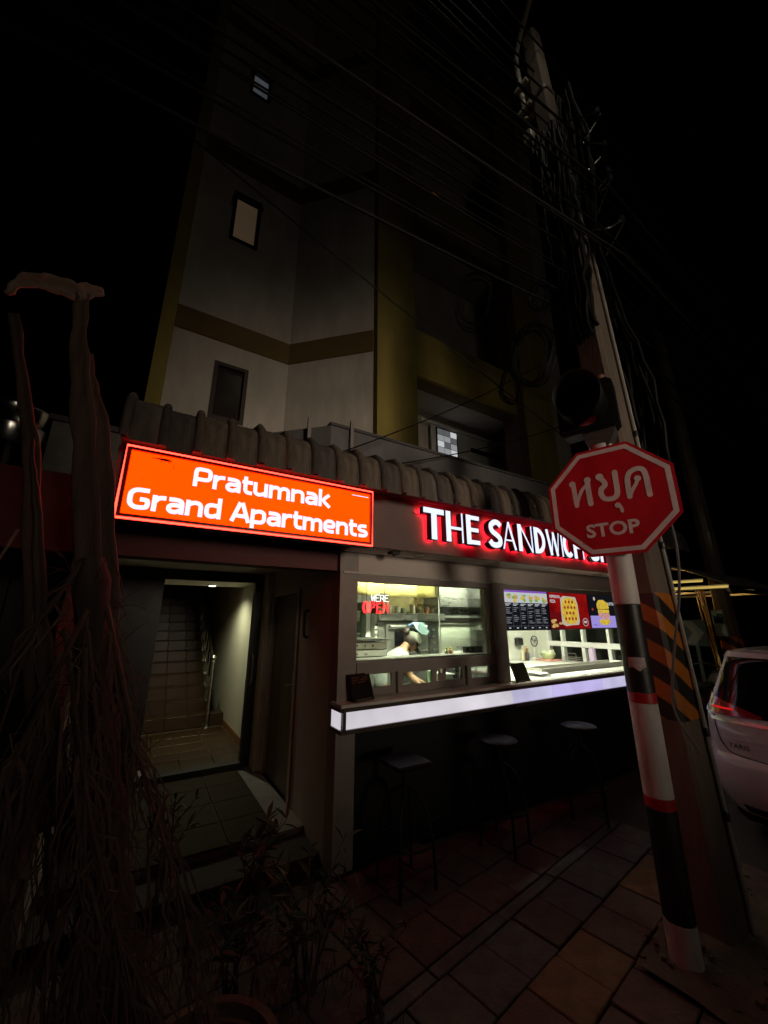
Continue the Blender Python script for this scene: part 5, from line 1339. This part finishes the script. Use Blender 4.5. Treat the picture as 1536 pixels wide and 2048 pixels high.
m = MB(); m.lathe((2.52, 3.25, 1.102), [(.02, 0), (.028, .12), (.026, .12), (.018, .004)], 16); m.build('cup', pm('pale_green', (.35, .55, .30), .4), gb, smooth=True); m = MB(); m.lathe((2.52, 3.25, 1.222), [(.029, 0), (.029, .008), (0, .01)], 16); m.build('lid', M_white, gb, smooth=True)

wt = simple('work_counter', (5.0, 3.7, .1), 'white work counter inside the right opening', 'counter')
B('top', M_white, wt, (3.95, 6.30, 3.36, 4.30, 1.035, 1.06), bev=.004); B('cabinet', M_white, wt, (3.98, 6.27, 3.40, 4.27, .1, 1.034)); B('side_shelf', M_white, wt, (5.35, 6.30, 4.301, 4.88, 1.035, 1.06))
tr = simple('long_tray', (5.0, 3.25, 1.1), 'long shallow stainless tray along the front of the right opening', 'tray')
m = MB(); m.box(4.05, 5.85, 3.12, 3.132, 1.102, 1.165); m.box(4.05, 5.85, 3.338, 3.35, 1.102, 1.165); m.box(4.05, 4.062, 3.132, 3.338, 1.102, 1.165); m.box(5.838, 5.85, 3.132, 3.338, 1.102, 1.165); m.box(4.062, 5.838, 3.132, 3.338, 1.102, 1.106); m.build('pan', M_ctop, tr)
m = MB(); m.tube([(5.86, 3.18, 1.13), (5.90, 3.18, 1.13), (5.90, 3.30, 1.13), (5.86, 3.30, 1.13)], .005, 6); m.build('handle', M_steel, tr, smooth=True)
cbd = simple('cutting_board', (4.9, 3.85, 1.06), 'white cutting board on the work counter behind the tray', 'board')
B('board', M_white, cbd, (4.70, 5.20, 3.62, 4.05, 1.062, 1.082), bev=.005); B('grip_hole', M_blackmatte, cbd, (4.72, 4.745, 3.78, 3.88, 1.0825, 1.0835))
pp_ = simple('paper_stack', (4.05, 3.2, 1.1), 'ruffled stack of white wrapping paper beside the black menu board', 'paper')
for k in range(4):
    m = MB(); P = [[(3.86+i*.05, 2.98+j*.06+.01*k, 1.104+.008*k+random.uniform(0, .010)) for j in range(5)] for i in range(5)]; m.grid(P); o = m.build('sheet', M_white, pp_, smooth=True); o.modifiers.new('t', 'SOLIDIFY').thickness = .001
bw = simple('salad_bowl', (5.95, 4.42, 1.06), 'green mixing bowl stacked on a pink tray on the work counter', 'bowl')
m = MB(); m.bev(5.80, 6.12, 4.28, 4.58, 1.062, 1.085, b=.006); m.build('pink_tray', pm('pink_tray', (.65, .28, .24), .4), bw)
m = MB(); m.lathe((5.95, 4.43, 1.087), [(.08, 0), (.115, .06), (.125, .09), (.12, .09), (.09, .03), (0, .02)], 24); m.build('bowl', pm('celery_green', (.45, .55, .28), .4), bw, smooth=True)
m = MB(); m.lathe((5.95, 4.43, 1.178), [(.11, 0), (.10, .05), (.105, .06), (0, .062)], 24); m.build('lid', pm('pale_lid', (.62, .66, .48), .4), bw, smooth=True)
for k, (x, y, c, h_, nm) in enumerate(((5.55, 4.62, (.5, .45, .3), .20, 'tall cream'), (5.63, 4.60, (.06, .05, .05), .17, 'dark'), (5.70, 4.66, (.70, .35, .08), .23, 'orange'), (5.78, 4.70, (.35, .45, .60), .16, 'blue-grey'))):
    t = simple('condiment_bottle', (x, y, 1.06), nm + ' condiment bottle at the back of the work counter', 'bottle', 'condiment bottles')
    m = MB(); m.lathe((x, y, 1.062), [(.03, 0), (.032, .01), (.032, h_*.7), (.012, h_*.85), (.012, h_)], 14); m.build('bottle', pm('condiment%d' % k, c, .35), t, smooth=True)
    m = MB(); m.lathe((x, y, 1.063+h_), [(.014, 0), (.012, .02), (0, .022)], 10); m.build('cap', M_black if k % 2 else M_white, t, smooth=True)
td = simple('towel_dispenser', (5.75, 4.88, 1.3), 'black paper dispenser on the kitchen back wall', 'dispenser')
B('case', M_black, td, (5.69, 5.82, 4.80, 4.897, 1.29, 1.41), bev=.01); B('bracket', M_white, td, (5.67, 5.84, 4.83, 4.897, 1.413, 1.47), bev=.008)
fn_ = simple('desk_fan', (5.95, 4.70, 1.06), 'small black desk fan on the work counter by the end windows', 'fan')
m = MB(); m.tube([(5.95+.085*math.cos(2*math.pi*i/24), 4.68, 1.36+.085*math.sin(2*math.pi*i/24)) for i in range(25)], .008, 6)
for k in range(8): m.tube([(5.95, 4.665, 1.36), (5.95+.085*math.cos(k*math.pi/4), 4.68, 1.36+.085*math.sin(k*math.pi/4))], .003, 4)
m.build('guard', M_black, fn_, smooth=True); m = MB(); m.lathe((5.95, 4.70, 1.062), [(.06, 0), (.06, .015), (.012, .03), (.012, .28)], 16); m.build('stand', M_white, fn_, smooth=True)
m = MB()
for k in range(3):
    a = k*2.094; m.add([(5.95, 4.69, 1.36), (5.95+.07*math.cos(a), 4.68, 1.36+.07*math.sin(a)), (5.95+.07*math.cos(a+.7), 4.70, 1.36+.07*math.sin(a+.7))], [(0, 1, 2)])
m.build('blade', M_steel_dull, fn_)
lt = simple('lilac_paper_roll', (6.28, 3.86, 1.06), 'lilac ribbed roll standing against the end window', 'roll')
m = MB(); m.lathe((6.2, 3.80, 1.062), [(.05, 0)] + [(.05+.004*(k % 2), .012+k*.016) for k in range(13)] + [(.045, .22)], 18); m.build('roll', pm('lilac', (.60, .48, .70), .5), lt, smooth=True); m = MB(); m.lathe((6.2, 3.80, 1.283), [(.018, 0), (.018, .012), (0, .013)], 10); m.build('core', M_pine, lt)
bs = simple('wire_basket', (6.15, 4.15, 1.06), 'wire basket handle standing on the work counter before the end windows', 'basket')
m = MB(); m.tube([(6.1, 4.02, 1.07), (6.1, 4.02, 1.19), (6.1, 4.20, 1.19), (6.1, 4.20, 1.07)], .006, 6); m.build('handle', M_steel, bs, smooth=True)
m = MB()
for z in (1.07, 1.10, 1.13): m.tube([(6.0, 4.0, z), (6.2, 4.0, z), (6.2, 4.22, z), (6.0, 4.22, z), (6.0, 4.0, z)], .004, 5)
m.build('basket', M_steel, bs, smooth=True)

# ================================================================== WORKER
pr = thing('person', (2.5, 4.05, .1), 'kitchen worker in white T-shirt and grey-green cap bending over the counter', 'person')
hf_ = Vector((.64, 0, -.77)); hu = Vector((.77, 0, .64)); HC = Vector((2.845, 4.0, 1.462))
M_skin = pm('skin', (.34, .185, .11), .55, var=.06)
def skin_obj(name, verts, edges, radii, mt, sub=2):
    me = bpy.data.meshes.new(name); me.from_pydata([tuple(v) for v in verts], edges, [])
    ob = bpy.data.objects.new(name, me); COL.objects.link(ob)
    sk = ob.modifiers.new('skin', 'SKIN'); sk.use_smooth_shade = True
    for i, r in enumerate(radii):
        d = me.skin_vertices[0].data[i]; d.radius = r if isinstance(r, tuple) else (r, r); d.use_root = (i == 0)
    sb_ = ob.modifiers.new('sub', 'SUBSURF'); sb_.levels = sub; sb_.render_levels = sub
    me.materials.append(mt)
    ob.parent = pr; ob.matrix_parent_inverse = Matrix.Translation(-Vector(pr.location))
    return ob
V = []; Ed = []; Rd = []
def add(p, r, par=None):
    V.append(Vector(p)); Rd.append(r)
    if par is not None: Ed.append((par, len(V)-1))
    return len(V)-1
pel = add((2.47, 4.05, .93), .12)
s1 = add((2.50, 4.045, 1.07), .115, pel); s2 = add((2.57, 4.035, 1.21), .13, s1); s3 = add((2.655, 4.02, 1.315), .105, s2)
nk = add((2.735, 4.005, 1.385), .047, s3); nk2 = add(HC - hu*.065 - hf_*.03, .046, nk)
hc = add(HC, .087, nk2); ch = add(HC + hf_*.05 - hu*.075, .045, hc)
jw = add(HC + hf_*.078 - hu*.098, .018, ch)
ns = add(HC + hf_*.108 - hu*.022, .012, hc)
for sg in (-1, 1): add(HC + Vector((0, sg*.088, 0)) - hu*.01 - hf_*.005, .016, hc)
def arm(sg, sh, el, wr, cen):
    a = add(sh, .052, s3); b = add((Vector(sh)+Vector(el))/2, .046, a); c = add(el, .038, b); d = add((Vector(el)+Vector(wr))/2, .034, c); e = add(wr, .024, d)
    dr_ = (Vector(cen)-Vector(wr)).normalized(); pm_ = add(Vector(wr)+dr_*.055, .028, e)
    sd2 = dr_.cross(Vector((0, 0, 1))).normalized()
    for k, (o_, l_) in enumerate(((-.024, .062), (-.008, .072), (.008, .068), (.024, .052))):
        f1 = add(Vector(wr)+dr_*.085+sd2*o_, .009, pm_); f2 = add(V[f1]+dr_*l_*.55+Vector((0, 0, -.012)), .008, f1); add(V[f2]+dr_*l_*.35+Vector((0, 0, -.022)), .007, f2)
    th = add(Vector(wr)+dr_*.03-sd2*.034, .010, e); add(V[th]+dr_*.04-sd2*.012+Vector((0, 0, -.01)), .008, th)
arm(-1, (2.665, 3.885, 1.295), (2.70, 3.835, 1.10), (2.765, 3.72, 1.00), (2.86, 3.69, .985))
arm(1, (2.70, 4.15, 1.30), (2.83, 4.18, 1.12), (2.92, 3.98, 1.02), (2.97, 3.88, .99))
for sg in (-1, 1):
    h = add((2.47, 4.05+sg*.085, .86), .10, pel); k_ = add((2.53, 4.05+sg*.09, .50), .062, h); an = add((2.47, 4.05+sg*.09, .16), .042, k_); add((2.58, 4.05+sg*.10, .13), .04, an)
skin_obj('body', V, Ed, Rd, M_skin)
# shirt
V = []; Ed = []; Rd = []
a0 = add((2.465, 4.05, .90), .145); a1 = add((2.50, 4.045, 1.07), .138, a0); a2 = add((2.57, 4.035, 1.21), .152, a1); a3 = add((2.65, 4.02, 1.315), .124, a2); a4 = add((2.71, 4.008, 1.365), .062, a3)
for sh, el in (((2.665, 3.885, 1.295), (2.70, 3.835, 1.10)), ((2.70, 4.15, 1.30), (2.83, 4.18, 1.12))):
    q = add(sh, .066, a3); add(Vector(sh).lerp(Vector(el), .55), .062, q)
M_shirt = pm('white_cotton', (.36, .39, .37), .85, var=.05, scale=12, bump=.3, bscale=18)
skin_obj('shirt', V, Ed, Rd, M_shirt)
V = []; Ed = []; Rd = []
a0 = add((2.47, 4.05, .93), .148); 
for sg in (-1, 1):
    h = add((2.47, 4.05+sg*.085, .84), .115, a0); k_ = add((2.53, 4.05+sg*.09, .50), .078, h); add((2.47, 4.05+sg*.09, .17), .062, k_)
skin_obj('trousers', V, Ed, Rd, pm('dark_trousers', (.03, .03, .035), .8))
m = MB(); P = [[(2.60+.05*math.cos(a)+.045*(1-k)*0, 4.05+.16*math.sin(a)*(1-.2*k), .62+.52*k) if False else (2.585+.06*math.cos(a)+.06*k*k, 4.045+.15*math.sin(a), .55+.62*k) for a in rng(-1.3, 1.3, 10)] for k in rng(0, 1, 8)]
m.grid(P); o = m.build('apron', pm('charcoal_apron', (.035, .035, .04), .8), pr, smooth=True); o.modifiers.new('t', 'SOLIDIFY').thickness = .004
for sg in (-1, 1):
    m = MB(); m.bev(2.42, 2.66, 4.05+sg*.1-.045, 4.05+sg*.1+.045, .10, .17, b=.02); m.build('shoe', M_blackmatte, pr)
# cap: crown + peak, hair and bun
side = Vector((0, 1, 0))
m = MB(); P = []
for i in range(9):
    th = math.pi/2*i/8*1.02
    P.append([HC + hu*(.012+.108*math.cos(th)) + (hf_*math.cos(a)*1.08 + side*math.sin(a)*.93)*.104*math.sin(th) for a in [2*math.pi*j/24 for j in range(25)]])
m.grid(P); capo = m.build('cap', pm('grey_green_cap', (.13, .135, .105), .85, var=.08, scale=20), pr, smooth=True, angle=180)
m = MB(); P = []
for i in range(7):
    k = i/6
    P.append([HC + hu*(.012-.012*k*k) + hf_*(.10*math.cos(a)*1.08+.085*k*math.cos(a*1.1)) + side*(.098*math.sin(a)*.93)*(1-.10*k) - hu*.02*abs(math.sin(a)) for a in rng(-1.15, 1.15, 12)])
m.grid(P); o = m.build('peak', MATS['grey_green_cap'], capo, smooth=True, angle=180); o.modifiers.new('t', 'SOLIDIFY').thickness = .004
M_hair = pm('dark_brown_hair', (.022, .014, .010), .5, var=.3, scale=30, bump=.4, bscale=60)
m = MB(); P = []
for i in range(9):
    th = math.pi*(.30+.52*i/8)
    P.append([HC - hf_*.01 + hu*(.0+.090*math.cos(th)) + (-hf_*math.cos(a)*1.10 + side*math.sin(a)*.98)*.094*math.sin(th) for a in rng(-1.75, 1.75, 18)])
m.grid(P); hr = m.build('hair', M_hair, pr, smooth=True, angle=180); hr.modifiers.new('t', 'SOLIDIFY').thickness = .008
m = MB(); bc = HC - hf_*.135 + hu*.02
for k in range(7):
    c = bc + Vector((random.uniform(-.02, .02), random.uniform(-.02, .02), random.uniform(-.02, .02)))
    m.lathe(c, [(0, -.034), (.022, -.027), (.034, 0), (.022, .027), (0, .034)], 12)
m.build('hair_bun', M_hair, hr, smooth=True, angle=180)
for sg in (-1, 1):
    c = HC + hf_*.081 + side*sg*.034 - hu*.008; m = MB(); m.lathe(c, [(0, -.006), (.008, 0), (0, .006)], 10); m.build('eye', M_blackmatte, pr, smooth=True)
c = HC + hf_*.088 - hu*.062; m = MB(); m.obox(c, side*.02, hu*.004, hf_*.006); m.build('mouth', pm('lips', (.40, .15, .12), .5), pr)

# ================================================================== LEFT SIDE: DEAD PALM, SHRUBS, PLANTER, WALL, TANK
M_dry = pm('dry_palm_fibre', (.14, .09, .07), .8, var=.4, scale=12, bump=.5, bscale=50, streak=(1, 1, .15))
M_dry2 = pm('dry_frond', (.19, .115, .085), .75, var=.35, scale=8, streak=(1, 1, .2))
PSH = -.035
plm = thing('dead_palm', (0.15, 2.0, 0), 'dead palm with broken drooping leaf and hanging dry fronds at the left', 'palm tree')
m = MB(); m.tube(smooth_poly([(.22, 2.02, 0), (.12, 2.02, .5), (.02, 2.01, 1.0), (-.09, 2.0, 1.5), (-.17, 2.0, 1.95)], 5), [.10+.012*math.sin(k*2.1) - .0022*k for k in range(21)], 14)
m.build('trunk', pm('dark_trunk_fibre', (.085, .06, .05), .9, var=.5, scale=14, bump=1.0, bscale=40, streak=(1, 1, .12)), plm, smooth=True)
m = MB()       # loose fibres sticking off the trunk
for k in range(160):
    z = random.uniform(.3, 2.0); cx = .22-.205*z; a = random.uniform(0, 6.28); p = Vector((cx+.09*math.cos(a), 2.01+.09*math.sin(a), z)); d = Vector((math.cos(a)*.35, math.sin(a)*.35, random.uniform(-1, .5))).normalized()*random.uniform(.05, .2)
    m.tube([p, p+d*.5+Vector((0, 0, .01)), p+d], [.0025, .002, .001], 4)
m.build('trunk_fibres', M_dry, plm, kind='stuff')
def blade(mb, pts, ws, n, twist=0.0):
    P = []
    for i, p in enumerate(pts):
        t = Vector(pts[min(i+1, len(pts)-1)]) - Vector(pts[max(i-1, 0)]); t.normalize()
        a = t.cross(Vector(n)).normalized(); b = t.cross(a).normalized()
        w = ws[i]*random.uniform(.93, 1.07); p = Vector(p) + Vector((random.uniform(-.004, .004), random.uniform(-.004, .004), 0)); P.append([Vector(p) - a*w, Vector(p) - a*w*.5 + b*w*.28, Vector(p) + b*w*.40, Vector(p) + a*w*.5 + b*w*.28, Vector(p) + a*w])
    mb.grid(P)
for pts, ws in (([(-.10, 2.0, 1.55), (-.20, 1.99, 2.05), (-.30, 1.98, 2.55), (-.365, 1.98, 2.85), (-.40, 1.98, 3.10), (-.405, 1.98, 3.18)], [.085, .075, .07, .055, .045, .04]),
                ([(.0, 2.05, 1.2), (-.10, 2.04, 1.8), (-.19, 2.02, 2.3), (-.235, 2.02, 2.55), (-.30, 2.02, 2.75), (-.33, 2.02, 2.9)], [.09, .075, .06, .05, .03, .012]),
                ([(-.12, 1.98, 1.0), (-.26, 1.97, 1.5), (-.36, 1.97, 2.0), (-.43, 1.96, 2.35), (-.50, 1.96, 2.6), (-.60, 1.96, 2.95)], [.07, .055, .05, .045, .035, .03]),
                ([(-.05, 1.94, .9), (-.22, 1.93, 1.5), (-.32, 1.93, 1.9), (-.37, 1.93, 2.15), (-.41, 1.93, 2.3), (-.43, 1.93, 2.4)], [.05, .04, .03, .022, .014, .006])):
    m = MB(); P = smooth_poly(pts, 4); W_ = []
    for i in range(len(P)):
        k = i/(len(P)-1)*(len(ws)-1); a = int(min(k, len(ws)-2)); W_.append((ws[a]+(ws[a+1]-ws[a])*(k-a))*(.62+.08*math.sin(i*1.7)))
    blade(m, P, W_, (0, -1, 0)); o = m.build('leaf_stalk', M_dry, plm, smooth=True, angle=180); o.modifiers.new('t', 'SOLIDIFY').thickness = .008
m = MB(); P = smooth_poly([(-.33, 1.97, 3.215), (-.37, 1.965, 3.20), (-.42, 1.962, 3.165), (-.47, 1.96, 3.160), (-.53, 1.955, 3.150), (-.60, 1.95, 3.115), (-.635, 1.95, 3.03)], 5)
W_ = [(.006+.034*math.sin(math.pi*min(1, .08+.9*i/len(P))))*(1+.07*math.sin(i*1.1)) for i in range(len(P))]
blade(m, P, W_, (0, -.8, -.6)); o = m.build('broken_leaf', pm('pale_dead_leaf', (.45, .32, .24), .7, var=.3, scale=14, streak=(1, 4, 4)), plm, smooth=True, angle=180); o.modifiers.new('t', 'SOLIDIFY').thickness = .006
random.seed(11)
for f in range(12):      # hanging fronds: a bent rib with ragged narrow leaflets
    base = Vector((-.18+random.uniform(-.06, .06), 1.97+random.uniform(-.06, .06), 1.95-f*.07))
    right = f % 3 != 0
    reach = random.uniform(.05, .62) if right else -random.uniform(.15, .5)
    tip = base + Vector((reach, -random.uniform(.0, .45), -random.uniform(1.25, 1.6)))
    tip.z = max(tip.z, .05)
    mid = base.lerp(tip, .4) + Vector((random.uniform(-.06, .0), -.05, random.uniform(-.03, .05)))
    rib = smooth_poly([base, mid, mid.lerp(tip, .5)+Vector((random.uniform(-.05, .05), 0, random.uniform(-.04, .08))), tip], 10)
    m = MB(); m.tube(rib, [.009*(1-i/len(rib))+.002 for i in range(len(rib))], 6)
    fr0 = m.build('frond_rib', M_dry, plm, smooth=True)
    m = MB()
    for i in range(2, len(rib)):
        for sgn in (-1, 1)*random.randint(1, 4):
            p = rib[i]; d = (rib[i]-rib[i-1]).normalized(); s_ = d.cross(Vector((random.uniform(-.8, .8), -1, random.uniform(-.6, .6)))).normalized()*sgn
            L = random.uniform(.10, .48); q = p + d*L*random.uniform(.3, .9) + s_*L*random.uniform(.03, .28) + Vector((random.uniform(-.04, .04), random.uniform(-.04, .04), -L*random.uniform(.1, .6)))
            m1 = p.lerp(q, .35) + Vector((random.uniform(-.03, .03), random.uniform(-.03, .03), random.uniform(0, .05))); m2 = p.lerp(q, .7) + Vector((random.uniform(-.03, .03), random.uniform(-.03, .03), random.uniform(-.03, .03)))
            w = random.choice((.001, .0015, .002, .003, .005)); a = (q-p).cross(Vector((random.uniform(-.3, .3), -1, .2))).normalized()*w
            m.add([p-a*.6, p+a*.6, m1+a, m1-a, m2+a*.8, m2-a*.8, q], [(0, 1, 2, 3), (3, 2, 4, 5), (5, 4, 6)])
    m.build('leaflets', M_dry2, fr0, kind='stuff')
for i, (a, b, lab) in enumerate((((-.62, 1.9, 2.25), (-.66, 1.9, 2.03), 'short thin dry stalk hanging at the far left edge'), ((-.42, 1.85, 2.02), (-.50, 1.85, 1.80), 'thin pale dry stalk hanging left of the palm stem'))):
    m = MB(); m.tube(smooth_poly([a, (Vector(a)+Vector(b))/2+Vector((.01, 0, 0)), b], 4), .005, 6)
    tag(m.build('dry_stalk', MATS['pale_dead_leaf'], None, smooth=True), lab, 'stalk')
for o_ in list(bpy.data.objects):
    if o_ is plm: o_.location.x += PSH
# round planter
pl = thing('round_planter', (.42, 1.93, 0), 'low round concrete planter ring at the foot of the dead palm', 'planter')
m = MB(); m.lathe((.42, 1.93, 0), [(.27, 0), (.285, .15), (.28, .165), (.245, .165), (.24, .12)], 40); m.build('ring', pm('mossy_concrete', (.17, .12, .09), .9, var=.4, scale=9, bump=.5), pl, smooth=True)
m = MB(); m.lathe((.42, 1.93, .118), [(.0, .02), (.12, .012), (.243, 0)], 30); m.build('soil', pm('soil', (.03, .022, .016), .95, var=.4, scale=30, bump=.8), pl, smooth=True)
# shrubs with single leaves
lm_ = MB(); lm_.add([(0, 0, 0), (.012, .02, .004), (.014, .045, .006), (0, .085, -.004), (-.014, .045, .006), (-.012, .02, .004), (0, .045, -.002)], [(0, 1, 2, 6), (6, 2, 3), (0, 6, 4, 5), (6, 3, 4)])
leaf_me = {}
def leaf_mesh(key, mt):
    if key not in leaf_me:
        me = lm_.mesh('leaf'); me.materials.append(mt); leaf_me[key] = me
    return leaf_me[key]
M_leafs = [pm('dark_green_leaf', (.045, .075, .025), .5, var=.4, scale=20), pm('olive_leaf', (.09, .085, .03), .5, var=.4, scale=20), pm('reddish_leaf', (.13, .05, .03), .5, var=.4, scale=20)]
def shrub(c, h_, spread, ns, per, lab, sizes=(.7, 1.2), mi=(0, 1)):
    t = thing('shrub', (c[0], c[1], 0), lab, 'shrub', 'shrubs by the porch')
    for s in range(ns):
        a = random.uniform(0, 6.283); r = spread*random.uniform(.4, 1); tip = Vector((c[0]+r*math.cos(a), c[1]+r*math.sin(a), h_*random.uniform(.65, 1)))
        b = Vector((c[0]+random.uniform(-.05, .05), c[1]+random.uniform(-.05, .05), c[2])); mid = b.lerp(tip, .55)+Vector((-.04*math.cos(a), -.04*math.sin(a), .05))
        P = smooth_poly([b, mid, tip], 7); m = MB(); m.tube(P, [.006*(1-.7*i/len(P)) for i in range(len(P))], 5); st_ = m.build('stem', M_dry, t, smooth=True)
        for k in range(per):
            i = random.randint(int(len(P)*.3), len(P)-1); p = P[i]
            q = random.choice(mi); me = leaf_mesh(q, M_leafs[q]); o = bpy.data.objects.new('leaf', me); COL.objects.link(o)
            o.parent = t; o.matrix_parent_inverse = Matrix.Translation(-Vector(t.location))
            o.location = p; o.rotation_euler = (random.uniform(-.3, 1.1), random.uniform(-.6, .6), random.uniform(0, 6.283)); sc = random.uniform(*sizes); o.scale = (sc*.8, sc*1.15, sc)
shrub((.38, 3.35, 0), .62, .28, 9, 7, 'leafy shrub silhouetted against the lit entrance doorway', (.7, 1.1), (0, 2))
shrub((.78, 2.75, 0), .55, .26, 9, 8, 'broad-leaved shrub at the edge of the porch step', (.9, 1.5), (0, 2, 1))
shrub((.92, 2.20, 0), .60, .30, 11, 9, 'spiky narrow-leaved shrub in front of the shop corner', (.8, 1.3), (0, 1))
shrub((1.15, 1.95, 0), .34, .24, 9, 8, 'low sprawling shrub spilling onto the pavers', (.6, 1.0), (0, 1, 2))
shrub((.62, 2.35, 0), .42, .26, 9, 8, 'dense low shrub behind the round planter', (.8, 1.3), (0, 2))
# weeds and litter under the shrubs
m = MB(); random.seed(5)
for i in range(2600):
    x = random.uniform(-.9, 1.25); y = random.uniform(1.35, 3.2) 
    if x > .9 and y < 1.7: continue
    L = random.uniform(.03, .13); a = random.uniform(0, 6.28); w = .003; d = Vector((math.cos(a)*L*.5, math.sin(a)*L*.5, L)); s_ = Vector((-math.sin(a)*w, math.cos(a)*w, 0)); p = Vector((x, y, -.02))
    m.add([p-s_, p+s_, p+d], [(0, 1, 2)])
tag(m.build('ground_weeds', M_leafs[0], None), 'dark weeds and dry litter covering the bed around the palm', 'weeds', kind='stuff')
bed = B('planting_bed', MATS['soil'], None, (-1.1, .98, 1.2, 3.15, -.10, -.006)); bed['kind'] = 'structure'
# neighbour's wall and water tank
nw = thing('neighbour_wall', (-.7, 4.6, 0), 'dim grey rendered wall behind the dead palm', 'wall')
B('wall', M_concrete, nw, (-6, -1.02, 4.62, 4.8, 0, 2.6), (-1.0, -.37, 4.6, 4.8, 0, 3.6)); B('coping', M_concrete_dark, nw, (-1.03, -.36, 4.57, 4.83, 3.602, 3.66))
tk = thing('water_tank', (-1.62, 5.4, 3.3), 'shiny stainless steel water tank at the far left edge', 'tank')
m = MB(); m.lathe((-1.50, 5.4, 3.47), [(0, -.02), (.36, -.02), (.40, .0), (.40, .20), (.405, .21), (.40, .22), (.40, .42), (.405, .43), (.40, .44), (.36, .50), (.12, .58), (0, .585)], 40)
m.build('drum', pm('tank_steel', (.6, .6, .58), .16, metal=1.0, var=.05), tk, smooth=True, angle=40)
for a in (.6, 2.2, 3.8, 5.4): B('stand_leg', M_concrete_dark, tk, (-1.62+.34*math.cos(a)-.02, -1.62+.34*math.cos(a)+.02, 5.4+.34*math.sin(a)-.02, 5.4+.34*math.sin(a)+.02, 0, 3.449))
